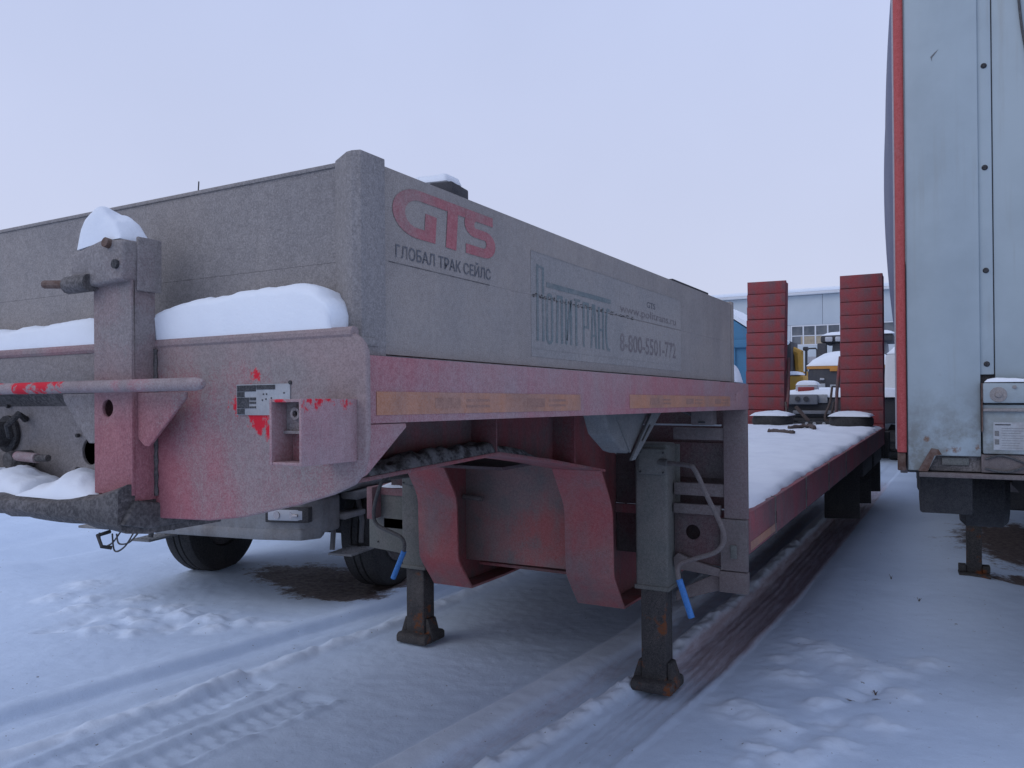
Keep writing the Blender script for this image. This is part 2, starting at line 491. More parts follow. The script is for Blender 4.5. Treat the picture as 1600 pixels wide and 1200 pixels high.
def tag(o, label, cat, group=None, kind=None):
    o['label'] = label
    o['category'] = cat
    if group:
        o['group'] = group
    if kind:
        o['kind'] = kind
    return o


def thing(name, label, cat, loc, rz=0.0, group=None, world_coords=False):
    o = bpy.data.objects.new(name, None)
    o.empty_display_size = 0.2
    o.location = loc
    o.rotation_euler = (0, 0, rz)
    col.objects.link(o)
    if world_coords:
        ORG[o.name] = tuple(loc)
    return tag(o, label, cat, group)


def dup(o, parent, loc=None):
    c_ = o.copy()
    col.objects.link(c_)
    c_.parent = parent
    if loc is not None:
        c_.location = loc
    for ch in o.children:
        d = ch.copy()
        col.objects.link(d)
        d.parent = c_
    return c_


def circle(cx, cy, r, n=20):
    return [(cx + r * math.cos(2 * math.pi * k / n), cy + r * math.sin(2 * math.pi * k / n)) for k in range(n)]


# vectorised value noise
_rng = np.random.RandomState(3)
_TAB = _rng.rand(256, 256)


def vnoise(x, y):
    xi, yi = np.floor(x).astype(int), np.floor(y).astype(int)
    fx, fy = x - xi, y - yi
    fx, fy = fx * fx * (3 - 2 * fx), fy * fy * (3 - 2 * fy)
    g = lambda a, b: _TAB[a % 256, b % 256]
    return (g(xi, yi) * (1 - fx) + g(xi + 1, yi) * fx) * (1 - fy) + (g(xi, yi + 1) * (1 - fx) + g(xi + 1, yi + 1) * fx) * fy


def fbm(x, y, o=4):
    s_, a, t_ = 0, 0.5, 0
    for k in range(o):
        s_ = s_ + a * vnoise(x * 2 ** k + 17.3 * k, y * 2 ** k + 9.1 * k)
        t_ += a
        a *= 0.5
    return s_ / t_


def sstep(a, b, x):
    t_ = np.clip((x - a) / (b - a), 0, 1)
    return t_ * t_ * (3 - 2 * t_)


def base_z(y):
    """the yard rises gently away from the camera"""
    return 0.15 * sstep(4.0, 12.5, np.asarray(y, float))


# ------------------------------------------------------------------ ground
def axis_coords(lo, hi, fine, far):
    a = list(np.arange(lo, hi + 1e-6, fine))
    st, x = fine, hi
    while x < far:
        st = min(st * 1.25, 40)
        x += st
        a.append(x)
    st, x = fine, lo
    while x > -far:
        st = min(st * 1.25, 40)
        x -= st
        a.insert(0, x)
    return np.array(a)


gx = axis_coords(-7.0, 0.6, 0.018, 420)
gy = axis_coords(1.6, 8.4, 0.018, 420)
GX, GY = np.meshgrid(gx, gy)
near = sstep(14, 6, np.hypot(GX + 2, GY - 4))
Z = base_z(GY) + 0.02 * (fbm(GX * 0.9, GY * 0.9, 4) - 0.5) + 0.012 * near * (fbm(GX * 5, GY * 5, 4) - 0.5)
Z += 0.006 * near * (fbm(GX * 20, GY * 20, 3) - 0.5)
disturbed = np.zeros_like(Z)
dirt = np.zeros_like(Z)
earth_m = np.zeros_like(Z)
yy = GY


def lane(ctrl):
    ys, xs = zip(*ctrl)
    return np.interp(yy, ys, xs)


def band(c_, half, soft):
    return sstep(half + soft, half, np.abs(GX - c_))


lump = fbm(GX * 11, GY * 9, 3)
# smooth wheel groove beyond the trailer
c1 = lane([(0, -4.62), (2.25, -4.24), (5, -3.80), (8, -3.72), (14, -3.7)])
m = band(c1, 0.09, 0.07) * sstep(16, 9, GY)
Z -= 0.05 * m
Z += 0.015 * (band(c1 + 0.2, 0.02, 0.08) + band(c1 - 0.2, 0.02, 0.08)) * sstep(16, 9, GY)
# crumbled ridge next to it
c2 = lane([(0, -3.98), (2.0, -3.82), (4.4, -3.55), (8, -3.45), (14, -3.4)])
m = band(c2, 0.02, 0.07) * sstep(10, 6, GY)
disturbed = np.maximum(disturbed, 0.7 * m)
Z += (0.024 + 0.05 * (lump - 0.45)) * m
# two tread prints that stop under the trailer nose
for xa, xb, x0, x1 in ((-3.55, -3.53, 2.0, 3.30), (-3.22, -3.08, 2.0, 3.27)):
    cc = xa + (xb - xa) * (GY - x0) / (x1 - x0)
    end = sstep(x1 + 0.04, x1 - 0.03, GY)
    m = band(cc, 0.10, 0.03) * end
    Z -= 0.020 * m
    lug = (np.sin(GY * 2 * math.pi / 0.085 + np.sign(GX - cc) * 1.2) > 0.1).astype(float)
    Z += 0.006 * m * lug * (0.2 + 1.3 * fbm(GX * 17, GY * 6, 3))
    Z += (0.012 + 0.02 * (lump - 0.45)) * band(cc - 0.14, 0.01, 0.05) * end
    Z += (0.010 + 0.05 * (lump - 0.45)) * band(cc + 0.12, 0.02, 0.035) * end
# lanes along the near side of the trailer
c3 = lane([(0, -2.5), (2.85, -2.16), (5.0, -1.95), (9, -1.9), (14, -1.9)])
Z += 0.040 * band(c3, 0.05, 0.10) * sstep(14, 8, GY) * (0.7 + 0.6 * fbm(GX * 2, GY * 2, 3))
disturbed = np.maximum(disturbed, band(c3, 0.05, 0.10) * sstep(14, 8, GY) * 0.8)
c4 = lane([(0, -2.05), (3.0, -1.84), (4.26, -1.66), (6.5, -1.58), (10, -1.56), (14, -1.56)])
m = band(c4, 0.025, 0.05) * sstep(14, 9, GY)
Z += (0.028 + 0.065 * (fbm(GX * 14, GY * 11, 3) - 0.42)) * m
disturbed = np.maximum(disturbed, m)
c5 = lane([(0, -1.72), (3.0, -1.56), (4.26, -1.45), (6.5, -1.36), (10, -1.32), (14, -1.3)])
m = band(c5, 0.10, 0.06)
Z -= 0.022 * m * sstep(20, 12, GY)
rib = np.sin((GX - c5) * 2 * math.pi / 0.052)
Z += 0.004 * rib * m * near
dirt = np.maximum(dirt, band(c5, 0.13, 0.10) * (0.30 + 0.75 * sstep(3.6, 5.5, GY)) * sstep(16, 11, GY) * sstep(1.5, 3.2, GY))
c5b = lane([(0, -2.1), (3.0, -1.98), (5, -1.78), (9, -1.74), (14, -1.7)])
dirt = np.maximum(dirt, band(c5b, 0.05, 0.07) * 0.48 * sstep(14, 9, GY))
c6 = lane([(0, -1.48), (3.27, -1.38), (4.2, -1.30), (6.5, -1.2), (14, -1.12)])
Z += 0.012 * band(c6, 0.006, 0.03) * sstep(9, 5, GY) * (0.3 + 1.2 * fbm(GX * 6, GY * 3, 3))
# trodden heaps and holes
fp = [(-1.10, 4.17, .09, .035), (-.95, 4.10, .10, .05), (-.82, 4.02, .09, .045), (-.93, 5.35, .12, .03), (-.80, 5.25, .14, .045), (-.66, 5.1, .13, .045), (-.55, 4.95, .09, .04),
      (-.60, 4.62, .07, -.045), (-.50, 4.78, .06, -.04), (-.72, 4.42, .08, .05), (-.88, 3.80, .07, .05), (-.78, 3.66, .09, .055), (-.66, 3.78, .08, .05), (-.55, 3.95, .09, .05),
      (-.62, 4.2, .07, -.035), (-.42, 4.3, .08, .035), (-.36, 4.75, .09, .035), (-.44, 5.1, .1, .035), (-.92, 4.75, .1, .025), (-.75, 3.45, .07, .035), (-.5, 3.6, .1, .035),
      (-1.03, 5.05, .08, .02), (-.3, 5.3, .1, .025),
      (-5.9, 3.7, .12, .05), (-5.6, 3.55, .10, -.04), (-5.45, 3.85, .12, .055), (-5.2, 3.7, .09, .05), (-5.05, 3.95, .11, .06), (-4.9, 3.75, .08, -.05), (-4.75, 4.0, .11, .055),
      (-4.6, 3.85, .09, .045), (-4.5, 4.1, .09, .03), (-5.3, 4.1, .10, .04), (-6.1, 3.95, .12, .04), (-6.4, 3.8, .12, .05), (-5.75, 4.1, .1, .035), (-5.0, 3.5, .09, .045),
      (-5.25, 3.42, .08, .05), (-5.5, 3.3, .07, -.03), (-6.6, 4.2, .15, .04), (-4.3, 4.15, .08, .02)]
msk = np.zeros_like(Z)
WX = GX + 0.16 * (fbm(GX * 5, GY * 5, 4) - 0.5) + 0.07 * (fbm(GX * 16, GY * 16, 3) - 0.5)
WY = GY + 0.16 * (fbm(GX * 5 + 40, GY * 5 + 7, 4) - 0.5) + 0.07 * (fbm(GX * 16 + 9, GY * 16 + 3, 3) - 0.5)
for x, y, r_, h in fp:
    d2 = ((WX - x) ** 2 + (WY - y) ** 2) / (r_ * r_)
    Z += 0.62 * h * np.exp(-d2 ** 1.6)
    msk = np.maximum(msk, np.exp(-d2 / 2.5))
    disturbed = np.maximum(disturbed, 0.95 * np.exp(-d2 / 1.6))
Z += 0.045 * msk * (fbm(GX * 11, GY * 11, 4) - 0.5)
for x, y, r_ in ((-.60, 4.62, .05), (-.50, 4.80, .03), (-.47, 4.66, .035), (-.76, 3.62, .025)):
    earth_m = np.maximum(earth_m, 0.62 * np.exp(-((GX - x) ** 2 + (GY - y) ** 2) / (r_ * r_)))
# packed ruts further left, drifts along the building side
for x0, sl in ((-8.2, 0.10), (-9.6, 0.12), (-11.4, 0.08)):
    cc = x0 + sl * (GY - 5)
    Z -= 0.05 * band(cc, 0.12, 0.2)
    Z += 0.03 * (band(cc + 0.4, 0.05, 0.2) + band(cc - 0.4, 0.05, 0.2)) * (0.4 + 1.2 * fbm(GX * 3, GY * 3, 3))
Z += 0.05 * sstep(-6, -9, GX) * (fbm(GX * 1.5, GY * 1.5, 4) - 0.5) * 2
# low bank of drifted snow along the white semi-trailer
Z += 0.05 * np.exp(-((GX + 0.10) / 0.35) ** 2) * sstep(5, 7.5, GY) * sstep(30, 15, GY)
# bare earth under the parked lorry and under the semi-trailer
for (x, y, rx, ry) in ((-5.05, 5.35, 0.78, 0.42), (-4.6, 5.1, 0.55, 0.36), (-4.45, 5.6, 0.35, 0.5), (0.5, 9.3, 0.75, 1.3), (0.75, 7.75, 0.8, 0.22)):
    d2 = ((GX - x) / rx) ** 2 + ((GY - y) / ry) ** 2
    e = np.exp(-d2 ** 1.1) * 1.05
    earth_m = np.maximum(earth_m, e)
    Z -= 0.02 * e
Z += 0.01 * earth_m * (fbm(GX * 25, GY * 25, 3) - 0.5)

ny, nx = Z.shape
me = bpy.data.meshes.new('ground')
co = np.stack([GX, GY, Z], -1).reshape(-1, 3)
idx = np.arange(nx * ny).reshape(ny, nx)
quads = np.stack([idx[:-1, :-1], idx[:-1, 1:], idx[1:, 1:], idx[1:, :-1]], -1).reshape(-1, 4)
me.vertices.add(len(co))
me.vertices.foreach_set('co', co.ravel())
me.loops.add(quads.size)
me.loops.foreach_set('vertex_index', quads.ravel())
me.polygons.add(len(quads))
me.polygons.foreach_set('loop_start', np.arange(0, quads.size, 4))
me.polygons.foreach_set('use_smooth', np.ones(len(quads), bool))
me.update(calc_edges=True)
attr = me.attributes.new('mask', 'FLOAT_VECTOR', 'POINT')
attr.data.foreach_set('vector', np.stack([earth_m, dirt, disturbed], -1).reshape(-1).astype(np.float32))
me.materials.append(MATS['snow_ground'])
ground = bpy.data.objects.new('ground', me)
col.objects.link(ground)
ground['kind'] = 'structure'
ground['label'] = 'snow covered yard with wheel tracks, footprints and bare earth patches'


def gz(x, y):
    j = min(max(int(np.searchsorted(gx, x)), 0), nx - 1)
    i = min(max(int(np.searchsorted(gy, y)), 0), ny - 1)
    return float(Z[i, j])


# ------------------------------------------------------------------ snow heaps
def heap(name, label, x0, x1, y0, y1, base, height, n=(40, 14), p=3.0, amp=0.25, fs=6.0, seed=0, mat='snow_clean', prof=None, overhang=0.0, kind=None, cat='snow', jag=0.0,
         parent=None):
    """a cushion of snow on a rectangle; base(x,y) -> height it lies on; prof(u) scales the height along x"""
    nx_, ny_ = n
    U, Vv = np.meshgrid(np.linspace(-1, 1, nx_), np.linspace(-1, 1, ny_), indexing='ij')
    X = (x0 + x1) / 2 + (x1 - x0) / 2 * U
    Y = (y0 + y1) / 2 + (y1 - y0) / 2 * Vv
    nz = fbm(X * fs + seed * 3.7, Y * fs + seed * 1.3, 4)
    e = np.clip(1 - np.abs(U) ** p, 0, 1) ** (1 / 2.2) * np.clip(1 - np.abs(Vv) ** p, 0, 1) ** (1 / 2.2)
    if prof is not None:
        e = e * np.interp((U + 1) / 2, *zip(*prof))
    hh = height * e * (1 + amp * 2 * (nz - 0.5))
    hh = hh + 0.007 * (fbm(X * 38 + seed, Y * 38, 3) - 0.5) * np.clip(hh / 0.02, 0, 1)
    if jag:
        k = jag * (fbm(X * fs * 3 + 5, Y * fs * 3 + seed, 3) - 0.5)
        rim = (np.abs(U) > 0.999) | (np.abs(Vv) > 0.999)
        X = X + k * (np.abs(U) > 0.999)
        Y = Y + k * (np.abs(Vv) > 0.999)
    if overhang:
        bulge = overhang * np.sin(np.clip(hh / max(height, 1e-6), 0, 1) * math.pi)
        X = X + bulge * np.sign(U) * (np.abs(U) > 0.9)
        Y = Y + bulge * np.sign(Vv) * (np.abs(Vv) > 0.8)
    B = base(X, Y)
    mb = MB()
    top = [[(X[i, j], Y[i, j], B[i, j] + 0.003 + hh[i, j]) for j in range(ny_)] for i in range(nx_)]
    bot = [[(X[i, j], Y[i, j], B[i, j] + 0.002) for j in range(ny_)] for i in range(nx_)]
    mb.grid(top)
    mb.grid([r_[::-1] for r_ in bot])
    rim_i = [(i, 0) for i in range(nx_)] + [(nx_ - 1, j) for j in range(1, ny_)] + [(i, ny_ - 1) for i in range(nx_ - 2, -1, -1)] + [(0, j) for j in range(ny_ - 2, 0, -1)]
    a = [top[i][j] for i, j in rim_i]
    b = [bot[i][j] for i, j in rim_i]
    m_ = len(a)
    mb.add(a + b, [(k, (k + 1) % m_, m_ + (k + 1) % m_, m_ + k) for k in range(m_)])
    o = mb.build(name, mat, parent, ang=1.2)
    if parent is None:
        tag(o, label, cat, None, kind)
    elif kind:
        o['kind'] = kind
    return o


# ================================================================== LOW LOADER
XC = -2.32
XR = -1.03                               # outer plane of the near side


def mx(x):
    return 2 * XC - x


def G(x, y, z):
    """the gooseneck stands nose-high and leans a little"""
    return (x, y, z - 0.018 * (y - 1.26) + 0.008 * (x + 1.03))


def D(x, y, z):
    """the deck runs slightly uphill"""
    return (x, y, z + 0.0155 * (y - 4.3))


low = thing('low_loader_trailer', 'dusty red low loader trailer with grey boards and raised red ramps', 'trailer', (ORGX, ORGY, 0), world_coords=True)
g_ = lambda: MB(G)

# --- nose: front panels, ledge, recess with couplings
PY = 1.18
right_outline = [(-1.62, 1.752), (-1.035, 1.757)] + [(-1.035 + 0.05 * math.sin(a), 1.707 + 0.05 * math.cos(a)) for a in np.linspace(0.2, math.pi / 2, 6)] + \
    [(-0.985, 1.56), (-0.988, 1.52), (-0.998, 1.49), (-1.02, 1.468), (-1.07, 1.447), (-1.16, 1.422), (-1.314, 1.388), (-1.42, 1.374), (-1.62, 1.368)]
panel = g_().prism(right_outline, 'y', PY, PY + 0.014).build('front_panel', 'red_panel', low, 0.005, 3)
g_().prism([(mx(x), z) for x, z in right_outline], 'y', PY, PY + 0.014).build('front_panel', 'red_panel', low, 0.005, 3)
# rolled lip along the top edge and the ledge behind it
g_().tube([(-1.02, PY + 0.008, 1.756), (mx(-1.02), PY + 0.008, 1.756)], 0.012).build('ledge_lip', 'red_panel', low)
g_().box(mx(-1.04), -1.04, PY + 0.015, 1.285, 1.735, 1.752).build('ledge', 'board_front', low, 0.002)
g_().box(-3.02, -1.62, PY + 0.004, PY + 0.02, 1.672, 1.750).build('top_strip', 'post_grey', low, 0.004)
g_().strip([(PY + 0.01, 1.675), (1.22, 1.664), (1.254, 1.62)], 'x', -3.02, -1.62, 0.006).build('recess_roof', 'grime', low)
g_().prism([(-3.02, 1.37), (-1.62, 1.37), (-1.62, 1.66), (-3.02, 1.66)], 'y', 1.255, 1.263, [circle(-1.945, 1.505, 0.034, 24), circle(-2.69, 1.505, 0.034, 24)]).build('recess_plate', 'post_grey', low, 0.002)
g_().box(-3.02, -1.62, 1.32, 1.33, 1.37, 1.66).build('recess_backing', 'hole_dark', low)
# heavy dirty lower lip
lip = [(1.36, 1.352), (1.16, 1.350), (1.105, 1.358), (1.085, 1.378), (1.088, 1.398), (1.11, 1.408), (1.15, 1.404), (1.36, 1.392)]
mb = g_()
cols_ = 30
for i in range(cols_):
    xa, xb = -3.02 + (1.43) * i / cols_, -3.02 + 1.43 * (i + 1) / cols_
rows = []
for i in range(cols_ + 1):
    x = -3.02 + 1.43 * i / cols_
    e = 0.035 * (abs((x - XC) / 0.71) ** 6)
    w = 0.006 * (random.random() - 0.5)
    rows.append([(x, y + w * (1 if y < 1.2 else 0), z + (e if z > 1.38 else -0.012 * e / 0.035) + w) for y, z in lip])
P2 = [r_ + [r_[0]] for r_ in rows]
mb.grid(P2)
mb.add(rows[0], [tuple(range(len(lip)))])
mb.add(rows[-1], [tuple(range(len(lip)))])
mb.build('lower_lip', 'grime', low, ang=1.0)
# underside wedge between post foot and panel
g_().prism([(1.125, 1.415), (1.18, 1.405), (1.26, 1.375), (1.26, 1.352), (1.15, 1.35), (1.09, 1.365)], 'x', -1.76, -1.575, ).build('post_shoe', 'grime', low, 0.006)
# couplings inside the recess
cp = g_().lathe([(0.0, -0.05), (0.03, -0.05), (0.034, -0.04), (0.034, -0.01), (0.05, -0.008), (0.05, 0.0), (0.0, 0.0)], (-2.30, 1.25, 1.545), 'y', 20).build('air_coupling', 'black_metal', low)
g_().lathe([(0.0, -0.06), (0.012, -0.06), (0.02, -0.055), (0.02, -0.05), (0.0, -0.05)], (-2.30, 1.25, 1.545), 'y', 16).build('coupling_cap', 'grime', cp)
g_().tube([(-2.22, 1.25, 1.585), (-2.20, 1.22, 1.60), (-2.215, 1.20, 1.57), (-2.24, 1.22, 1.54)], 0.009, 8).build('coupling_hook', 'black_metal', low)
g_().lathe([(0.0, -0.06), (0.022, -0.06), (0.026, -0.05), (0.026, 0.0), (0.0, 0.0)], (-2.20, 1.25, 1.478), 'y', 18).build('air_coupling', 'grime', low)
g_().tube([(-2.18, 1.205, 1.49), (-2.09, 1.205, 1.487)], 0.013, 12).build('red_knob', 'red_bar', low)
g_().tube([(-2.09, 1.205, 1.487), (-2.05, 1.21, 1.488)], 0.009, 10).build('knob_shaft', 'grime', low)
g_().tube([(-2.42, 1.25, 1.52), (-2.40, 1.17, 1.50), (-2.36, 1.14, 1.45), (-2.37, 1.16, 1.42)], 0.012, 8).build('air_hose', 'black_rubber', low)
for bx, bz in ((-1.985, 1.545), (-1.985, 1.46), (-2.30, 1.62)):
    g_().tube([(bx, 1.2515, bz), (bx, 1.243, bz)], 0.005, 6).build('bolt', 'black_metal', low)


# upright posts on the nose (one in view, its twin beyond the frame)
def nose_post(f):
    p0, p1 = -1.72, -1.587
    X = (lambda x: x) if f == 0 else mx
    post = MB(lambda x, y, z: G(X(x), y, z)).prism([(p0, 1.425), (p1, 1.425), (p1, 1.975), (p0, 1.975)], 'y', 1.12, 1.128, [circle(-1.672, 1.615, 0.0195, 20)])
    post.box(p0, p0 + 0.008, 1.128, 1.178, 1.42, 1.975).box(p1 - 0.008, p1, 1.128, 1.179, 1.412, 1.975).box(p0 + .008, p1 - .008, 1.128, 1.178, 1.967, 1.975)
    post.prism([(1.12, 1.425), (1.179, 1.412), (1.179, 1.42), (1.128, 1.433)], 'x', p0 + .009, p1 - .009)
    return post.build('nose_post', 'post_red', low, 0.004)


for f in (0, 1):
    np_ = nose_post(f)
    X = (lambda x: x) if f == 0 else mx
    gm = lambda: MB(lambda x, y, z, X=X: G(X(x), y, z))
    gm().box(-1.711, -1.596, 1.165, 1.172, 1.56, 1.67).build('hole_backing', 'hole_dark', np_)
    # clamp head: block, side lug, bolts and the locking pin
    gm().prism([(-1.775, 1.895), (-1.765, 1.882), (-1.70, 1.885), (-1.586, 1.89), (-1.582, 1.978), (-1.66, 1.984), (-1.772, 1.962)], 'y', 1.098, 1.18).build('clamp_head', 'post_grey', np_, 0.008, 3)
    gm().box(-1.585, -1.577, 1.13, 1.19, 1.87, 1.988).build('clamp_cheek', 'post_grey', np_, 0.003)
    gm().tube([(-1.70, 1.10, 1.893), (-1.782, 1.10, 1.893)], 0.020, 12).build('pin_sleeve', 'grime', np_)
    gm().tube([(-1.78, 1.10, 1.895), (-1.866, 1.095, 1.901)], 0.0095, 10).build('locking_pin', 'rust', np_)
    gm().tube([(-1.605, 1.099, 1.925), (-1.605, 1.091, 1.925)], 0.010, 12).build('bolt', 'black_metal', np_)
    gm().tube([(-1.632, 1.10, 1.972), (-1.632, 1.088, 1.974)], 0.011, 12).build('bolt', 'rust', np_)
    gm().prism([(-1.587, 1.648), (-1.43, 1.648), (-1.43, 1.635), (-1.548, 1.532), (-1.562, 1.532), (-1.587, 1.55)], 'y', 1.132, 1.140).build('gusset', 'post_red', low, 0.002)
    gm().prism([(-1.72, 1.648), (-1.86, 1.648), (-1.855, 1.632), (-1.76, 1.535), (-1.72, 1.535)], 'y', 1.132, 1.140).build('gusset', 'post_grey', low, 0.002)
g_().tube([(-1.322, 1.09, 1.662), (-1.33, 1.09, 1.662), (-1.345, 1.09, 1.662), (mx(-1.345), 1.09, 1.662), (mx(-1.33), 1.09, 1.662), (mx(-1.322), 1.09, 1.662)],
          [0.006, 0.011, 0.0135, 0.0135, 0.011, 0.006], 14).build('front_bar', 'red_bar', low)

# open box socket on the panel (near side) with a bolt in it
sx0, sx1, sz0, sz1, sy = -1.085, -1.008, 1.513, 1.630, 1.034
mb = g_()
mb.box(sx1 - 0.006, sx1, sy, PY, sz0, sz1).box(sx0, sx0 + 0.006, sy, PY, sz0, sz1).box(sx0 + 0.006, sx1 - 0.006, sy + 0.001, PY, sz1 - 0.006, sz1 - 0.0005).box(sx0 + 0.006, sx1 - 0.006, sy + 0.001, PY, sz0 + 0.0005, sz0 + 0.006)
sock = mb.build('box_socket', 'red_tube', low, 0.0015)
g_().box(sx0 + 0.0065, sx1 - 0.0065, sy + 0.035, sy + 0.045, sz0 + 0.058, sz1 - 0.0065).build('socket_plate', 'post_grey', sock, 0.001)
g_().box(sx0 + 0.0065, sx1 - 0.0065, sy + 0.05, sy + 0.058, sz0 + 0.0065, sz0 + 0.057).build('socket_plate', 'post_red', sock, 0.001)
g_().box(sx0 + 0.0065, sx1 - 0.0065, sy + 0.028, sy + 0.06, sz0 + 0.055, sz0 + 0.0602).build('socket_rib', 'post_grey', sock)
g_().lathe([(0.006, -0.012), (0.011, -0.012), (0.014, -0.003), (0.016, 0.0), (0.006, 0.0)], (-1.045, sy + 0.034, 1.604), 'y', 20).build('bushing', 'post_grey', sock)
g_().lathe([(0.0, -0.004), (0.006, -0.004), (0.006, 0.0), (0.0, 0.0)], (-1.045, sy + 0.034, 1.604), 'y', 14).build('bushing_bore', 'hole_dark', sock)

# maker's plate
pl = g_().box(-1.328, -1.178, PY - 0.0025, PY - 0.0005, 1.599, 1.662).build('data_plate', 'plate_white', low)
yb = PY - 0.0035


def pbox(x0, x1, z0, z1, mat='plate_black', name='print_block'):
    return g_().box(x0, x1, yb, PY - 0.0025, z0, z1).build(name, mat, pl)


pbox(-1.326, -1.272, 1.6475, 1.660)
pbox(-1.270, -1.218, 1.651, 1.660)
pbox(-1.326, -1.305, 1.636, 1.6465)
pbox(-1.326, -1.292, 1.613, 1.635)
pbox(-1.290, -1.272, 1.629, 1.635)
pbox(-1.290, -1.272, 1.613, 1.617)
pbox(-1.326, -1.305, 1.6005, 1.612)
pbox(-1.290, -1.272, 1.622, 1.6265)
for px_, pz_ in ((-1.252, 1.640), (-1.243, 1.640), (-1.245, 1.630), (-1.255, 1.628), (-1.23, 1.632), (-1.195, 1.642)):
    pbox(px_, px_ + 0.003, pz_, pz_ + 0.003, name='print_mark')
g_().lathe([(0.0, -0.004), (0.004, -0.003), (0.004, 0.0), (0.0, 0.0)], (-1.178, PY, 1.664), 'y', 10).build('rivet', 'black_metal', low)

for xa, za, zb_ in ((-1.584, 1.42, 1.745),):  # dark bead painting the grime and corner shade between post and panel
    g_().tube([(xa + 0.001 * math.sin(k * 2.1), PY - 0.003, za + (zb_ - za) * k / 30) for k in range(31)], [0.0045 + 0.001 * math.sin(k * 1.9) for k in range(31)], 6).build('corner_shade_bead', 'grime', low)
# --- boards round the gooseneck: two planks high
BZ0, BZM, BZ1 = 1.722, 1.915, 2.108
FZ1 = 2.122
for z0, z1 in ((BZ0, BZM - 0.0002), (BZM + 0.0002, FZ1)):
    g_().box(mx(-1.13), -1.13, 1.285, 1.312, z0, z1).build('front_plank', 'board_front', low, 0.0004, 1)
g_().box(mx(-1.14), -1.14, 1.281, 1.2845, FZ1 - 0.010, FZ1 - 0.002).build('plank_rim', 'board_front', low, 0.001)
BX = -1.05
sideplank = []
for z0, z1 in ((BZ0, BZM - 0.0001), (BZM + 0.0001, BZ1)):
    sideplank.append(g_().box(BX - 0.028, BX, 1.318, 4.02, z0, z1).build('side_plank', 'board_grey', low, 0.0003, 1))
    g_().box(mx(BX), mx(BX) + 0.028, 1.318, 4.02, z0, z1).build('side_plank', 'board_grey', low, 0.0003, 1)
# torn crumbs of film along the joint
mb = g_()
for i in range(90):
    y = 1.95 + random.random() ** 1.3 * 0.75
    w, h = 0.004 + random.random() * 0.012, 0.001 + random.random() * 0.0045
    zc = BZM + (random.random() - 0.5) * 0.010
    mb.add([(BX + 0.0022, y, zc), (BX + 0.0024, y + w, zc + h * 0.3), (BX + 0.0022, y + w * 0.7, zc + h), (BX + 0.0024, y + w * 0.1, zc + h * 0.8)], [(0, 1, 2, 3)])
o = mb.build('film_tear', 'seam_dark', low)
o['kind'] = 'stuff'
g_().box(BX - 0.0015, BX + 0.0008, 1.33, 1.73, BZM - 0.0012, BZM + 0.0006).build('joint_groove', 'grime', low)
# corner posts
for X in ((lambda x: x), mx):
    gm = lambda: MB(lambda x, y, z, X=X: G(X(x), y, z))
    cpst = [(-1.138, 1.268), (-1.138, 1.312), (-1.043, 1.312), (-1.043, 1.236), (-1.062, 1.230), (-1.076, 1.232)]
    gm().prism([(x, y) for x, y in cpst], 'z', 1.706, 2.120).build('corner_post', 'board_front' if X is not mx else 'board_grey', low, 0.0025, 2, ang=0.35)
    gm().box(-1.088, -1.044, 4.024, 4.062, 1.70, 2.118).build('end_post', 'board_grey', low, 0.005)
for z0, z1 in ((BZ0, BZM - 0.0015), (BZM + 0.0015, BZ1)):
    g_().box(mx(-1.09), -1.09, 4.03, 4.055, z0, z1).build('rear_plank', 'board_grey', low, 0.003)
g_().box(-1.075, -1.055, 3.16, 3.66, BZ1 + 0.001, BZ1 + 0.011).build('top_rail', 'black_metal', low, 0.002)

# --- lettering on the near board
def letters(name, mat, parent, body, y0, y1, z0, z1, x=BX + 0.0012, squash=None, bold=0.0, shear=0.0):
    cu = bpy.data.curves.new(name, 'FONT')
    cu.body = body
    cu.size = 1.0
    cu.offset = bold
    cu.shear = shear
    cu.resolution_u = 3
    ob = bpy.data.objects.new('tmp', cu)
    col.objects.link(ob)
    bpy.context.view_layer.update()
    dg = bpy.context.evaluated_depsgraph_get()
    m_ = bpy.data.meshes.new_from_object(ob.evaluated_get(dg))
    vv = [v_.co.copy() for v_ in m_.vertices]
    ff = [tuple(p.vertices) for p in m_.polygons]
    bpy.data.objects.remove(ob)
    bpy.data.meshes.remove(m_)
    ax, bx = min(v_.x for v_ in vv), max(v_.x for v_ in vv)
    ay, by = min(v_.y for v_ in vv), max(v_.y for v_ in vv)
    P = [(x, y0 + (v_.x - ax) / (bx - ax) * (y1 - y0), z0 + (v_.y - ay) / (by - ay) * (z1 - z0)) for v_ in vv]
    mb = g_()
    mb.add(P, ff)
    return mb.build(name, mat, parent)


def ribbon(mb, pts, w, x=BX + 0.0012, sy=1.0):
    """a broad painted stroke through (y,z) points"""
    P = [Vector((p[0] / sy, p[1])) for p in pts]
    L_, R_ = [], []
    for i in range(len(P)):
        d0 = (P[i] - P[i - 1]).normalized() if i else (P[1] - P[0]).normalized()
        d1 = (P[i + 1] - P[i]).normalized() if i < len(P) - 1 else d0
        nrm = Vector((-(d0 + d1).y, (d0 + d1).x)).normalized()
        k = 1 / max(0.5, nrm.dot(Vector((-d0.y, d0.x))))
        L_.append((x, (P[i].x + nrm.x * w / 2 * k) * sy, P[i].y + nrm.y * w / 2 * k))
        R_.append((x, (P[i].x - nrm.x * w / 2 * k) * sy, P[i].y - nrm.y * w / 2 * k))
    n = len(P)
    mb.add(L_ + R_, [(i, i + 1, n + i + 1, n + i) for i in range(n - 1)])


def arcp(cy, cz, ry, rz, a0, a1, n=10):
    return [(cy + ry * math.cos(R(a0 + (a1 - a0) * k / n)), cz + rz * math.sin(R(a0 + (a1 - a0) * k / n))) for k in range(n + 1)]


up_pl, lo_pl = sideplank[1], sideplank[0]
SH = 0.10                                 # logo strokes lean a little


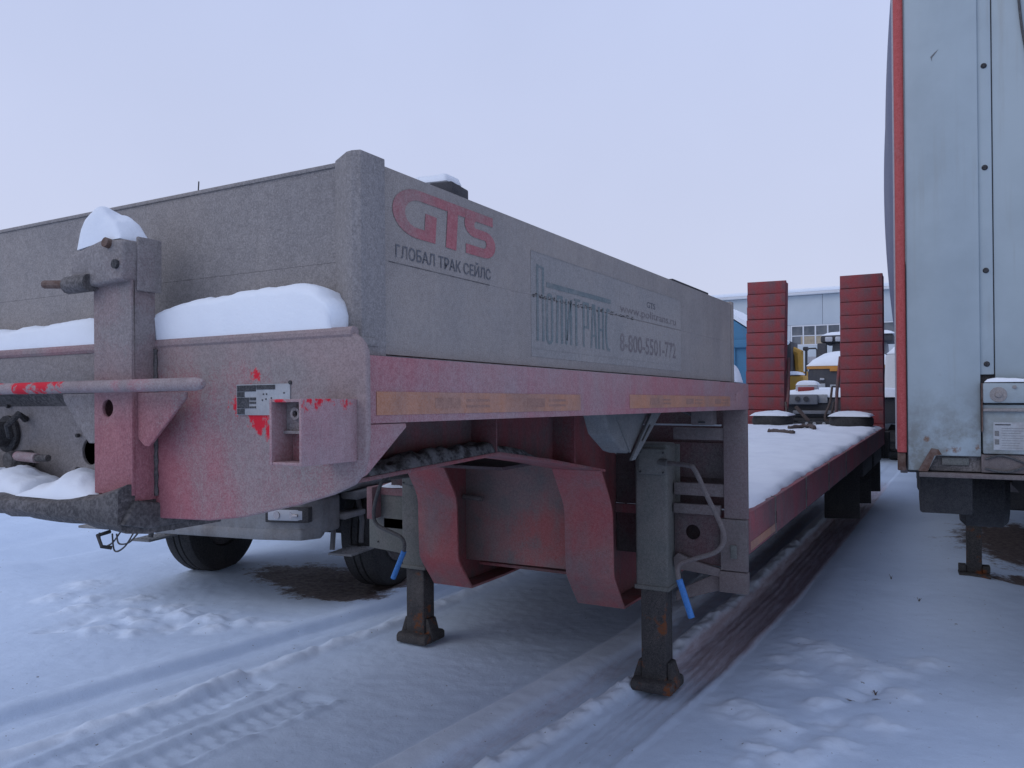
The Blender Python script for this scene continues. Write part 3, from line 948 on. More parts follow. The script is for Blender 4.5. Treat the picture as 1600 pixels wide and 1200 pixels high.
def lean(pts, z0=1.99):
    return [(y + SH * (z - z0), z) for y, z in pts]


W_ = 0.0225
mb = g_()
ribbon(mb, lean([(1.535, 2.0725), (1.44, 2.0725)] + arcp(1.43, 2.031, 0.070, 0.0415, 90, 270, 16) + [(1.44, 1.9895), (1.476, 1.9895), (1.476, 2.038)]), W_, sy=1.9)
mb.build('logo_letter', 'red_letter', up_pl)
mb = g_()
ribbon(mb, lean([(1.5355, 2.0725), (1.612, 2.0725)]), W_, sy=1.9)
ribbon(mb, lean([(1.560, 2.0612), (1.560, 1.977)]), W_, BX + 0.0015, sy=1.9)
mb.build('logo_letter', 'red_letter', up_pl)
mb = g_()
ribbon(mb, lean([(1.738, 2.0725), (1.665, 2.0725)] + arcp(1.66, 2.0525, 0.028, 0.020, 90, 270, 8) + [(1.695, 2.0325)] + arcp(1.705, 2.011, 0.030, 0.0215, 90, -90, 8) + [(1.622, 1.9895)]), W_, sy=1.9)
ribbon(mb, lean([(1.6125, 2.0725), (1.664, 2.0725)]), W_, BX + 0.0014, sy=1.9)
mb.build('logo_letter', 'red_letter', up_pl)
letters('company_name', 'ink_letter', up_pl, 'ГЛОБАЛ ТРАК СЕЙЛС', 1.352, 1.735, 1.927, 1.962, bold=0.012)

# peeling film with the second dealer's lettering
film = []
for pln, z0, z1 in ((lo_pl, 1.748, BZM - 0.002), (up_pl, BZM + 0.002, 2.037)):
    film.append(g_().box(BX + 0.0002, BX + 0.0010, 1.946, 3.236, z0, z1).build('decal_sheet', 'decal_film', pln, 0.0))
XT = BX + 0.0018
PO = 'green_letter'


def stroke(pts, w, nm='sign_letter', mat=PO, pln=lo_pl):
    mb = g_()
    ribbon(mb, pts, w * 0.85, XT, sy=1.6)
    return mb.build(nm, mat, pln)


zb, zt = 1.793, 1.928
stroke([(1.982, zb), (1.982, 2.004)], 0.0095)
stroke([(2.016, zb), (2.016, 2.000)], 0.0095)
stroke([(1.9892, 1.999), (2.0085, 1.999)], 0.008)
stroke([(2.036, 1.9545), (2.50, 1.9545)], 0.017, 'sign_bar', PO, up_pl)
xs_ = 2.040
stroke(arcp(2.055, zt - 0.018, 0.016, 0.018, 0, 180, 6) + arcp(2.055, zb + 0.016, 0.016, 0.018, 180, 360, 6) + [(2.071, zt - 0.018)], 0.010)        # O
stroke([(2.100, zb), (2.108, zt), (2.134, zt), (2.134, zb)], 0.010)                                                                                  # L
stroke([(2.163, zt), (2.163, zb)], 0.010)
stroke([(2.1682, zb + 0.012), (2.190, zt - 0.01)], 0.009)
stroke([(2.196, zt), (2.196, zb)], 0.010)                                                                                                            # I
stroke([(2.232, zb), (2.232, zt)], 0.011)                                                                                                            # T
stroke([(2.218, zt + 0.004), (2.262, zt + 0.004)], 0.008)
stroke([(2.285, zb), (2.285, zt), (2.318, zt), (2.318, zb + 0.062), (2.2902, zb + 0.062)], 0.010)                                                    # R
stroke([(2.342, zb), (2.355, zt), (2.368, zt), (2.380, zb)], 0.010)                                                                                  # A
stroke([(2.352, zb + 0.04), (2.3705, zb + 0.04)], 0.008)
stroke([(2.402, zb), (2.402, zt)], 0.010)                                                                                                            # N
stroke([(2.4072, zb + 0.062), (2.430, zb + 0.062)], 0.009)
stroke([(2.436, zt), (2.436, zb)], 0.010)
stroke([(2.492, zt - 0.004)] + arcp(2.478, zb + 0.067, 0.018, 0.067, 100, 250, 10) + [(2.492, zb)], 0.010)                                           # S
letters('web_address', 'faded_letter', up_pl, 'www.politrans.ru', 2.58, 3.17, 1.921, 1.958, x=XT, bold=0.004)
letters('small_logo', 'ink_letter', up_pl, 'GTS', 2.84, 2.93, 1.970, 1.992, x=XT, bold=0.01)
letters('phone_number', 'faded_letter', lo_pl, '8-800-5501-772', 2.58, 3.17, 1.796, 1.858, x=XT, bold=0.012)
for y0, y1, z0, z1 in ((1.946, 3.236, 2.0362, 2.0378), (1.946, 3.236, 1.770, 1.7715)):
    g_().box(XT - 0.0005, XT, y0, y1, z0, z1).build('decal_edge', 'decal_film', up_pl if z0 > 1.9 else lo_pl)

# --- side beams with tape, floor
for X in ((lambda x: x), mx):
    gm = lambda: MB(lambda x, y, z, X=X: G(X(x), y, z))
    gm().prism([(1.196, 1.582), (4.29, 1.582), (4.29, 1.716), (1.196, 1.716)], 'x', XR - 0.012, XR, [circle(4.03, 1.655, 0.008, 12), circle(4.03, 1.632, 0.005, 12)]).build('side_beam', 'red_beam', low, 0.003)
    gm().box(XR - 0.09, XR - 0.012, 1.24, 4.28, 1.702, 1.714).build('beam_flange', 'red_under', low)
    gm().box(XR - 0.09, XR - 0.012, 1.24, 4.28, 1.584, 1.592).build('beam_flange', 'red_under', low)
    gm().prism([(1.196, 1.58), (1.36, 1.58), (1.362, 1.572), (1.235, 1.482), (1.196, 1.470)], 'x', XR - 0.010, XR - 0.001).build('corner_gusset', 'red_beam', low, 0.002)
    gm().box(XR - 0.09, XR - 0.012, 4.02, 4.04, 1.594, 1.70).build('hole_shade_block', 'hole_dark', low)  # near-black block behind the drilled holes, painting the shade inside them
for y0, y1, z0, z1 in ((1.262, 2.215, 1.598, 1.645), (2.615, 3.92, 1.601, 1.648)):
    tp = g_().box(XR + 0.0004, XR + 0.0016, y0, y1, z0, z1).build('reflective_tape', 'orange_tape', low)
    for yy0 in np.arange(y0 + 0.2, y1 - 0.1, 0.42):
        g_().box(XR + 0.0016, XR + 0.0022, yy0, yy0 + 0.10, z0 + 0.012, z1 - 0.012).build('tape_mark', 'tape_ink', tp)
        for kk in (0, 1):
            g_().box(XR + 0.0016, XR + 0.0022, yy0 + 0.125, yy0 + 0.23, z0 + 0.013 + kk * 0.014, z0 + 0.019 + kk * 0.014).build('tape_mark', 'tape_ink', tp)
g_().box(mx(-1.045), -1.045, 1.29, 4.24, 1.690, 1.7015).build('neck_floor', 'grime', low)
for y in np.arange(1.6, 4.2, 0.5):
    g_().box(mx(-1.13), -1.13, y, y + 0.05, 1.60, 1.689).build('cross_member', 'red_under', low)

# --- the two main beams: gooseneck, drop and low deck
FL = [(1.24, 1.332), (2.04, 1.353), (2.87, 1.374), (3.33, 1.308), (3.97, 1.202), (4.03, 1.10), (4.07, 0.98), (4.08, 0.63), (4.11, 0.56), (4.22, 0.435), (4.8, 0.43), (12.0, 0.55)]
for xw, xr_, xl_ in ((-1.83, -1.70, -1.985), (-2.83, -2.70, -2.985)):
    web = [(y, z) for y, z in FL] + [(12.0, 0.98), (4.5, 0.93), (4.32, 1.58), (1.24, 1.68)]
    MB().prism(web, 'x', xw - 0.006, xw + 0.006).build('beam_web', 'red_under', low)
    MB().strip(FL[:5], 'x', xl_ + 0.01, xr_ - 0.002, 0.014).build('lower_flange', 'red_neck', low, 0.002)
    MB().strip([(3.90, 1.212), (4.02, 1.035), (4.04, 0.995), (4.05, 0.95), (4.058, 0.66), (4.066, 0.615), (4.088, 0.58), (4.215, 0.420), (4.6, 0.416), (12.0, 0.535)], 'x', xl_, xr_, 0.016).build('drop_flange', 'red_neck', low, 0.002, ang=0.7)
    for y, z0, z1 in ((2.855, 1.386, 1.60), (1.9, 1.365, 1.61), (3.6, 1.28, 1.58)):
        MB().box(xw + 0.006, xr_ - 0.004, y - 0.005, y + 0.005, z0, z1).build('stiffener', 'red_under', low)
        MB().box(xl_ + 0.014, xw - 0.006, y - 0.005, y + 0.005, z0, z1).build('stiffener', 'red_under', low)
    heap('packed_dirt', '', xw + 0.012, xr_ - 0.006, 1.75, 3.2, lambda X_, Y_: np.interp(Y_, [p[0] for p in FL], [p[1] for p in FL]) + 0.012, 0.035, (8, 70), amp=1.0, fs=16, mat='snow_dirty', parent=low,
         kind='stuff')
MB().prism([(-2.822, 0.565), (-1.838, 0.575), (-1.838, 1.56), (-2.822, 1.56)], 'y', 4.34, 4.352).build('cross_plate', 'cross_red', low, 0.002)
MB().box(-2.72, -1.965, 4.33, 4.62, 0.545, 0.562).build('cross_plate_foot', 'red_under', low, 0.002)
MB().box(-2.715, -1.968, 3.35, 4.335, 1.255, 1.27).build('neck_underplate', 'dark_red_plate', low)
MB().tube([(-2.05, 4.28, 0.95), (-1.86, 4.28, 0.96)], 0.016, 10).build('pivot_pin', 'frame_grey', low)
MB().tube([(-2.80, 4.28, 0.97), (-2.66, 4.28, 0.965)], 0.016, 10).build('pivot_pin', 'frame_grey', low)
MB().box(-2.80, -1.86, 3.0, 3.06, 1.39, 1.59).build('cross_member', 'red_under', low)
# kingpin plate and pin under the nose
MB().box(-2.825, -1.835, 1.5, 2.6, 1.36, 1.372).build('kingpin_plate', 'grime', low)
MB().lathe([(0.0, 0.0), (0.045, 0.0), (0.045, -0.02), (0.03, -0.03), (0.03, -0.06), (0.045, -0.065), (0.045, -0.08), (0.0, -0.08)], (XC, 2.0, 1.36), 'z', 20).build('kingpin', 'grime', low)

# --- landing legs with cranks
def landing_leg(xc, yf, ztop, zmid, crank, grip, zfoot):
    lg = MB().box(xc - 0.092, xc + 0.092, yf, yf + 0.15, zmid, ztop).build('landing_leg', 'leg_grey', low, 0.016, 3)
    MB().box(xc - 0.112, xc + 0.11, yf + 0.15, yf + 0.165, zmid + 0.02, ztop - 0.01).build('mounting_plate', 'leg_grey', lg, 0.003)
    MB().box(xc - 0.07, xc + 0.07, yf + 0.014, yf + 0.136, zfoot + 0.03, zmid + 0.05).build('inner_tube', 'leg_black', lg, 0.010, 2)
    ft = MB().prism([(-0.115, zfoot + 0.05), (-0.115, zfoot), (0.115, zfoot), (0.115, zfoot + 0.05), (0.092, zfoot + 0.062), (-0.092, zfoot + 0.062)], 'x', xc - 0.115, xc + 0.115)
    ft.v = [(x, y + yf + 0.075, z) for x, y, z in ft.v]
    ft = ft.build('foot', 'leg_black', lg, 0.012, 2)
    for sx in (-1, 1):
        MB().prism([(xc + sx * 0.072, zfoot + 0.062), (xc + sx * 0.125, zfoot + 0.02), (xc + sx * 0.125, zfoot + 0.045), (xc + sx * 0.09, zfoot + 0.15), (xc + sx * 0.072, zfoot + 0.155)], 'y', yf + 0.03,
                   yf + 0.12).build('foot_bracket', 'leg_black', lg, 0.004)
    for k in range(4):
        zz = zmid + 0.08 + k * (ztop - zmid - 0.16) / 3
        MB().tube([(xc - 0.102, yf + 0.15, zz), (xc - 0.102, yf + 0.141, zz)], 0.008, 6).build('bolt', 'leg_black', lg)
    MB().tube([(xc + 0.02, yf + 0.01, crank[0][2]), crank[0]], 0.02, 12).build('crank_socket', 'leg_grey', lg)
    gb = MB().box(xc - 0.06, xc + 0.098, yf - 0.035, yf + 0.001, crank[0][2] - 0.07, min(crank[0][2] + 0.07, ztop - 0.01)).build('gear_housing', 'leg_grey', lg, 0.012, 2)
    for bx_ in (-0.045, 0.083):
        for bz_ in (-0.055, 0.05):
            MB().tube([(xc + bx_, yf - 0.035, crank[0][2] + bz_), (xc + bx_, yf - 0.042, crank[0][2] + bz_)], 0.006, 6).build('housing_bolt', 'leg_black', gb)
    MB().box(xc - 0.097, xc + 0.097, yf - 0.006, yf + 0.152, zmid - 0.004, zmid + 0.02).build('leg_collar', 'leg_grey', lg, 0.004)
    cr = MB().tube(crank, 0.012, 10).build('crank', 'frame_grey' if xc > -2 else 'cable', lg)
    MB().tube(grip, 0.0165, 12).build('grip', 'blue_grip', cr)
    return lg


def smooth_path(P, n=6):
    P = [Vector(p) for p in P]
    out = []
    for i in range(len(P) - 1):
        a, b, c_, d = P[max(i - 1, 0)], P[i], P[i + 1], P[min(i + 2, len(P) - 1)]
        for k in range(n):
            t_ = k / n
            out.append(0.5 * ((2 * b) + (c_ - a) * t_ + (2 * a - 5 * b + 4 * c_ - d) * t_ * t_ + (3 * b - a - 3 * c_ + d) * t_ ** 3))
    out.append(P[-1])
    return out


landing_leg(-1.525, 4.17, 1.345, 0.56,
            smooth_path([(-1.40, 4.10, 1.250), (-1.26, 3.98, 1.253), (-1.215, 3.95, 1.235), (-1.15, 3.95, 1.10), (-1.082, 3.95, 0.96), (-1.076, 3.95, 0.89), (-1.12, 3.95, 0.835), (-1.22, 3.95, 0.795),
                         (-1.29, 3.95, 0.765), (-1.308, 3.95, 0.73), (-1.298, 3.95, 0.67)]),
            [(-1.30, 3.95, 0.685), (-1.238, 3.95, 0.50)], 0.012)
landing_leg(-3.165, 4.24, 1.19, 0.49,
            smooth_path([(-3.19, 4.02, 1.10), (-3.215, 3.98, 1.06), (-3.265, 3.98, 0.93), (-3.272, 3.98, 0.85), (-3.24, 3.98, 0.80), (-3.13, 3.98, 0.765), (-3.06, 3.98, 0.74), (-3.036, 3.98, 0.70),
                         (-3.045, 3.98, 0.645)]),
            [(-3.04, 3.98, 0.66), (-3.125, 3.98, 0.485)], 0.012)
MB().prism([(-3.66, 0.555), (-3.27, 0.53), (-3.27, 0.95), (-3.66, 0.95)], 'y', 4.40, 4.41).build('bracket_plate', 'leg_grey', low, 0.004)
for px_, pz_, r_ in ((-3.36, 0.74, 0.010), (-3.60, 0.80, 0.008), (-3.58, 0.60, 0.006)):
    MB().tube([(px_, 4.401, pz_), (px_, 4.392, pz_)], r_, 8).build('bolt', 'leg_black', low)

# --- step frame at the rear of the gooseneck (near side), bulkhead behind
MB().box(-1.152, XR - 0.002, 4.245, 4.285, 0.958, 1.66).build('frame_post', 'frame_mauve', low, 0.004)
MB().prism([(-1.17, 0.688), (XR - 0.002, 0.688), (XR - 0.002, 0.956), (-1.17, 0.956)], 'y', 4.235, 4.275).build('frame_post', 'frame_grey', low, 0.004)
MB().box(-1.178, XR - 0.002, 4.232, 4.29, 0.573, 0.684).build('frame_foot', 'frame_grey', low, 0.006)
for z0, z1, y in ((1.365, 1.428, 4.25), (1.067, 1.133, 4.252), (0.97, 1.022, 4.24)):
    MB().box(-1.425, -1.153 if z0 > 1 else -1.172, y, y + 0.035, z0, z1).build('frame_bar', 'frame_grey', low, 0.003)
MB().prism([(-1.428, 0.70), (-1.175, 0.70), (-1.175, 0.968), (-1.428, 0.968)], 'y', 4.27, 4.278, [circle(-1.327, 0.868, 0.040, 24)]).build('holed_plate', 'dark_red_plate', low, 0.001)
MB().prism([(-1.427, 0.73), (-1.40, 0.755), (-1.31, 0.72), (-1.172, 0.692), (-1.172, 0.65), (-1.42, 0.67)], 'y', 4.238, 4.262).build('frame_brace', 'frame_grey', low, 0.003)
MB().prism([(-1.172, 0.655), (-1.215, 0.655), (-1.42, 0.545), (-1.42, 0.49), (-1.172, 0.578)], 'y', 4.264, 4.285).build('frame_brace', 'frame_grey', low, 0.003)
MB().box(-1.115, -1.082, 4.222, 4.2345, 0.755, 0.825).build('bolted_tab', 'leg_grey', low, 0.003)
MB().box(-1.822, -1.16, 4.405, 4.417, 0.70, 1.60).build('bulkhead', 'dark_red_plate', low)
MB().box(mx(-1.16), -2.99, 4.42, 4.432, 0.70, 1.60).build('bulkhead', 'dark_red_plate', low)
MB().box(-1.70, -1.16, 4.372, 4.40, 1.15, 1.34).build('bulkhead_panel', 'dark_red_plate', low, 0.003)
MB().box(-1.28, -1.17, 4.10, 4.19, 1.452, 1.560).build('junction_box', 'frame_grey', low, 0.004)
MB().box(-1.24, -1.205, 4.096, 4.0995, 1.462, 1.470).build('junction_label', 'plate_black', low)
MB().box(-1.66, -1.155, 4.20, 4.225, 1.442, 1.450).build('cable_tray', 'plate_white', low)
MB().tube(smooth_path([(-1.62, 4.15, 1.55), (-1.5, 4.12, 1.50), (-1.4, 4.12, 1.54), (-1.28, 4.13, 1.50)]), 0.008, 8).build('cable', 'cable', low)
MB().box(-1.58, -1.54, 4.12, 4.16, 1.451, 1.56).build('valve', 'frame_grey', low, 0.004)
# far side frame
MB().box(mx(XR - 0.002), mx(-1.152), 4.245, 4.285, 1.10, 1.66).build('frame_post', 'frame_grey', low, 0.004)

# grey lidded bin slung under the beam and its slotted hanger
ch = MB().prism([(2.93, 1.556), (2.99, 1.46), (3.13, 1.385), (3.19, 1.372), (3.235, 1.382), (3.46, 1.548)], 'x', -1.36, -1.262).build('storage_bin', 'chute_grey', low, 0.012, 3)
MB().prism([(3.03, 1.545), (3.045, 1.545), (3.205, 1.385), (3.195, 1.375)], 'x', -1.262, -1.256).build('bin_crease', 'chute_grey', ch)
hang = [(3.165, 1.345), (3.21, 1.345), (3.54, 1.535), (3.42, 1.542)]
MB().prism(hang, 'x', -1.252, -1.240, [[(3.28, 1.420), (3.30, 1.418), (3.40, 1.482), (3.395, 1.492), (3.375, 1.485)]]).build('slotted_hanger', 'chute_grey', low, 0.002)

# --- low deck
d_ = lambda: MB(D)
DY0, DY1 = 4.30, 11.62
d_().box(mx(-1.09), -1.09, DY0 + 0.09, DY1, 0.925, 0.972).build('deck_plate', 'red_deck', low)
POCK = [4.95, 5.95, 6.95, 7.95]
for X in ((lambda x: x), mx):
    gm = lambda: MB(lambda x, y, z, X=X: D(X(x), y, z))
    edges = [DY0 + 0.002] + POCK + [DY1]
    for a, b in zip(edges[:-1], edges[1:]):
        gm().box(XR - 0.055, XR - 0.006, a + 0.004, b - 0.022, 0.768, 0.985).build('side_rail', 'red_deck', low, 0.006)
    for y in POCK:
        pk = gm().box(XR - 0.05, XR - 0.001, y - 0.016, y + 0.002, 0.764, 0.988).build('stake_pocket', 'frame_grey', low, 0.002)
        gm().box(XR - 0.001, XR + 0.0005, y + 0.004 - 0.014, y + 0.010 - 0.014, 0.83, 0.90).build('pocket_slot', 'hole_dark', pk)
    gm().box(XR - 0.3, XR - 0.08, DY0 + 0.1, DY1, 0.70, 0.764).build('deck_outrigger', 'black_metal', low)
d_().box(XR - 0.0055, XR - 0.0035, 4.33, 4.92, 0.785, 0.83).build('reflective_tape', 'orange_tape', low)
for y in np.arange(4.9, 11.5, 0.8):
    d_().box(mx(-1.12), -1.12, y, y + 0.06, 0.80, 0.924).build('cross_member', 'black_metal', low)
MB().lathe([(0.035, -0.004), (0.043, -0.004), (0.043, 0.004), (0.035, 0.004)], (-1.20, 5.55, 0.70), 'x', 20).build('lashing_ring', 'frame_grey', low)

# --- running gear: three axles, single low-profile wheels, flaps and guards
AX = [9.72, 10.78, 11.84]
WR = 0.40
TYRE = [(WR - 0.17, -0.14), (WR - 0.05, -0.15), (WR - 0.012, -0.135), (WR, -0.11), (WR, -0.04), (WR - 0.012, -0.037), (WR - 0.012, -0.028), (WR, -0.025), (WR, 0.025), (WR - 0.012, 0.028), (WR - 0.012, 0.037),
        (WR, 0.04), (WR, 0.11), (WR - 0.012, 0.135), (WR - 0.05, 0.15), (WR - 0.17, 0.14), (WR - 0.185, 0.1), (WR - 0.185, -0.1)]
RIM = [(0.0, 0.03), (0.09, 0.03), (0.10, -0.02), (0.20, -0.03), (0.214, 0.07), (0.228, 0.1), (0.212, 0.12), (0.214, -0.11), (0.0, -0.06)]
wheel0 = None
for y in AX:
    gnd = float(base_z(y)) - 0.02
    MB().tube([(mx(-1.35), y, gnd + WR), (-1.35, y, gnd + WR)], 0.06, 12).build('axle', 'black_metal', low)
    for sx in (-1, 1):
        loc = ((-1.24 if sx > 0 else mx(-1.24)) - ORGX, y - ORGY, gnd + WR)
        if wheel0 is None:
            wheel0 = MB().lathe(TYRE, (0, 0, 0), 'x', 40).build('wheel', 'black_rubber', low)
            MB().lathe(RIM, (0, 0, 0), 'x', 28).build('rim', 'grime', wheel0)
            wheel0.location = loc
            w_o = wheel0
        else:
            w_o = dup(wheel0, low, loc)
        if sx < 0:
            w_o.rotation_euler = (0, 0, math.pi)
for X in ((lambda x: x), mx):
    for y, zf in ((9.2, 0.0), (10.26, 0.0), (11.32, 0.0)):
        z0 = float(base_z(y)) + 0.12
        MB(lambda x, y_, z, X=X: (X(x), y_, z)).prism([(-1.42, z0 + 0.75), (-1.07, z0 + 0.75), (-1.07, z0 + 0.03 + zf * 0.3), (-1.42, z0 + 0.01 + zf * 0.3)], 'y', y, y + 0.012).build('mudflap', 'black_rubber', low, 0.003)
        MB(lambda x, y_, z, X=X: D(X(x), y_, z)).box(-1.10, -1.045, y + 0.1, y + 0.95, 0.60, 0.762).build('side_guard', 'black_metal', low, 0.004)
# tail beam with lamps
MB().box(mx(-1.08), -1.08, DY1 + 0.005, DY1 + 0.14, 0.80, 1.075).build('tail_beam', 'black_metal', low, 0.006)
MB().box(-2.12, -1.62, DY1 - 0.06, DY1 - 0.01, 1.10, 1.165).build('tail_bracket', 'black_metal', low, 0.004)
for x in (-2.0, -1.9, -1.78):
    MB().tube([(x, DY1 - 0.06, 1.135), (x, DY1 - 0.075, 1.135)], 0.022, 10).build('bracket_bolt', 'plate_white', low)
MB().box(-1.06, -0.985, DY1 - 0.10, DY1 + 0.12, 0.70, 1.04).build('tail_lamp_box', 'black_metal', low, 0.006)
MB().tube([(-0.99, DY1, 0.80), (-0.90, DY1 - 0.02, 0.79)], 0.02, 10).build('marker_lamp_arm', 'black_rubber', low)

# --- ramps standing at the tail, leaning back
RH, RW, LEAN = 2.24, 0.545, R(3)
slat_me = None
for i, (xc, yb_) in enumerate(((-2.65, 11.95), (-1.352, 11.95))):
    rm = MB().box(-RW / 2, RW / 2, 0.012, 0.05, 0, RH).build('ramp', 'red_ramp', low, 0.004, loc=(0, 0, 0))
    rm.location = (xc - ORGX, yb_ - ORGY, 0.93)
    rm.rotation_euler = (-LEAN, R(0.6) if i == 0 else R(-0.2), 0)
    for s_ in (-1, 1):
        b_ = MB().box(s_ * (RW / 2 - 0.03) - 0.03, s_ * (RW / 2 - 0.03) + 0.03, 0.051, 0.17, 0.02, RH - 0.02).build('ramp_stringer', 'red_ramp', rm, 0.004, loc=(0, 0, 0))
    N = 12
    for k in range(N):
        z = k * RH / N
        if slat_me is None:
            so = MB().prism([(0.011, 0.003), (-0.004, 0.010), (-0.026, RH / N - 0.014), (-0.026, RH / N - 0.005), (0.011, RH / N - 0.003)], 'x', -RW / 2 + 0.004, RW / 2 - 0.004).build('slat', 'red_ramp', rm, 0.002,
                                                                                                                                                                             loc=(0, 0, 0))
            slat_me = so.data
        else:
            so = bpy.data.objects.new('slat', slat_me)
            col.objects.link(so)
            so.parent = rm
        so.location = (random.uniform(-0.003, 0.003), random.uniform(-0.007, 0.004), z + random.uniform(-0.004, 0.004))
        so.rotation_euler = (random.uniform(-0.02, 0.02), random.uniform(-0.008, 0.008), 0)
    # hinge strut and chain tail
    sgn = 1 if i == 0 else -1
    MB().tube([(xc + sgn * 0.31, 11.80, 1.0), (xc + sgn * 0.325, 12.02, 1.55), (xc + sgn * 0.30, 12.2, 2.05)], 0.022, 8).build('ramp_strut', 'red_under', low)
    MB().tube(smooth_path([(xc + sgn * 0.34, 11.72, 1.0), (xc + sgn * 0.36, 11.74, 1.2), (xc + sgn * 0.33, 11.8, 1.42)]), 0.016, 6).build('chain', 'brown_rag', low)
MB().tube(smooth_path([(-1.66, 11.7, 1.12), (-1.78, 11.66, 1.2), (-1.72, 11.7, 1.42), (-1.70, 11.75, 1.62)]), [0.03, 0.03, 0.028, 0.025, 0.025, 0.022] + [0.016] * 13, 6).build('chain', 'brown_rag', low)
MB().tube([(-2.16, 11.66, 1.36), (-1.98, 11.62, 1.16)], 0.026, 6).build('support_bar', 'brown_rag', low)

# ------------------------------------------------------------------ snow lying on the trailer
Gz = lambda x, y, z: z - 0.018 * (y - 1.26) + 0.008 * (x + 1.03)
heap('snow_drift', 'thick rounded snow slab on the nose ledge between post and corner', -1.645, -1.075, PY + 0.004, 1.284, lambda X, Y: Gz(X, Y, 1.757), 0.100, (70, 22), p=9, amp=0.10, fs=5, seed=1,
     prof=[(0, 0.5), (0.05, 0.66), (0.15, 0.84), (0.35, 0.93), (0.6, 0.97), (0.85, 1.0), (0.93, 0.97), (1, 0.62)], overhang=0.012)
heap('snow_drift', 'low snow strip on the nose ledge left of the post', -3.05, -1.724, PY + 0.004, 1.284, lambda X, Y: Gz(X, Y, 1.757), 0.08, (80, 16), p=6, amp=0.45, fs=5, seed=2, overhang=0.008)
heap('snow_mound', 'snow cap on top of the clamp post', -1.752, -1.600, 1.102, 1.182, lambda X, Y: Gz(X, Y, 1.967 + 0.012 * np.clip((X + 1.765) / 0.12, 0, 1)), 0.078, (34, 22), p=7, amp=0.35, fs=9, seed=3,
     prof=[(0, 0.85), (0.15, 0.95), (0.40, 1.05), (0.58, 0.82), (0.8, 0.60), (1, 0.12)])
heap('snow_heap', 'pointed snow heap in the nose recess beside the post', -2.00, -1.70, 1.10, 1.252, lambda X, Y: Gz(X, Y, 1.404), 0.062, (40, 24), p=2.2, amp=0.6, fs=9, seed=4,
     prof=[(0, 0.3), (0.3, 0.65), (0.5, 1.0), (0.7, 0.92), (1, 0.55)])
heap('snow_heap', 'snow heap under the air couplings in the nose recess', -2.46, -2.0, 1.11, 1.252, lambda X, Y: Gz(X, Y, 1.404), 0.055, (40, 20), p=2.4, amp=0.8, fs=10, seed=5)
heap('snow_blanket', 'even snow cover on the gooseneck floor behind the boards', mx(-1.085), -1.085, 1.32, 4.02, lambda X, Y: Gz(X, Y, 1.703), 0.10, (50, 50), p=20, amp=0.2, fs=2, seed=6)
heap('snow_lump', 'small snow lump on the beam end behind the board', -1.16, -1.04, 4.075, 4.22, lambda X, Y: Gz(X, Y, 1.718), 0.085, (16, 16), p=2.5, amp=0.3, fs=9, seed=7)
heap('snow_blanket', 'smooth snow blanket with dark scuffs covering the low deck', mx(-1.07), -1.055, 4.40, 11.55, lambda X, Y: 0.974 + 0.0155 * (Y - 4.3), 0.055, (90, 190), p=16, amp=0.55, fs=2.2, seed=8, jag=0.05)
heap('snow_mound', 'snow mound behind the side board by the black top rail', -1.62, -1.08, 3.30, 3.62, lambda X, Y: Gz(X, Y, 1.80), 0.34, (14, 14), p=2.0, amp=0.3, fs=6, seed=9)

# cloth scraps on the deck
dk = lambda x, y: 0.974 + 0.0155 * (y - 4.3) + 0.055


def rag(label, pts, w, seed):
    mb = MB()
    P = smooth_path(pts, 6)
    rows_ = []
    for i, p in enumerate(P):
        d = (P[min(i + 1, len(P) - 1)] - P[max(i - 1, 0)]).normalized()
        nrm = Vector((-d.y, d.x, 0)).normalized()
        ww = w * (0.45 + 0.55 * math.sin(math.pi * min(max(i / (len(P) - 1), 0.04), 0.96)))
        ring = []
        for k in range(10):
            a = 2 * math.pi * k / 10
            ring.append(p + nrm * ww * math.cos(a) + Vector((0, 0, 1)) * (0.022 * math.sin(a) + 0.008 * math.sin(i * 1.7 + k)))
        rows_.append(ring + [ring[0]])
    mb.grid(rows_)
    mb.add(rows_[0][:-1], [tuple(range(10))])
    mb.add(rows_[-1][:-1], [tuple(range(10))])
    return tag(mb.build('cloth_rag', 'brown_rag', ang=1.5), label, 'rag')


rag('flat brown rag lying on the deck snow', [(-2.08, 9.6, dk(0, 9.6) + 0.02), (-1.93, 9.55, dk(0, 9.6) + 0.018), (-1.78, 9.5, dk(0, 9.5) + 0.012)], 0.055, 1)
rag('hooked brown strap end lying on the deck snow', [(-2.0, 10.35, dk(0, 10.3) + 0.01), (-1.88, 10.5, dk(0, 10.4) + 0.025), (-1.77, 10.5, dk(0, 10.4) + 0.03), (-1.70, 10.35, dk(0, 10.3) + 0.012)], 0.045, 2)

# two tyres lying flat at the tail
TY2 = [(0.14, -0.06), (0.21, -0.07), (0.25, -0.058), (0.265, -0.03), (0.265, 0.03), (0.25, 0.058), (0.21, 0.07), (0.14, 0.06), (0.13, 0.03), (0.13, -0.03)]
for x, lab in ((-2.372, 'black tyre lying flat before the left ramp, snow on top'), (-1.392, 'black tyre lying flat before the right ramp, snow on top')):
    tz = dk(0, 11.2) + 0.05
    to = thing('spare_tyre', lab, 'tyre', (x, 11.2, tz - 0.07), group='tyres lying at the tail')
    MB().lathe(TY2, (0, 0, 0.07), 'z', 36).build('tyre', 'black_rubber', to)
    heap('snow_mound', 'snow cap on the tyre before the %s ramp' % ('left' if x < -2 else 'right'), x - 0.25, x + 0.25, 10.95, 11.45, lambda X, Y, tz=tz: np.full_like(X, tz + 0.066), 0.055, (30, 24), p=2.4, amp=0.3, fs=6,
         seed=11 + x)

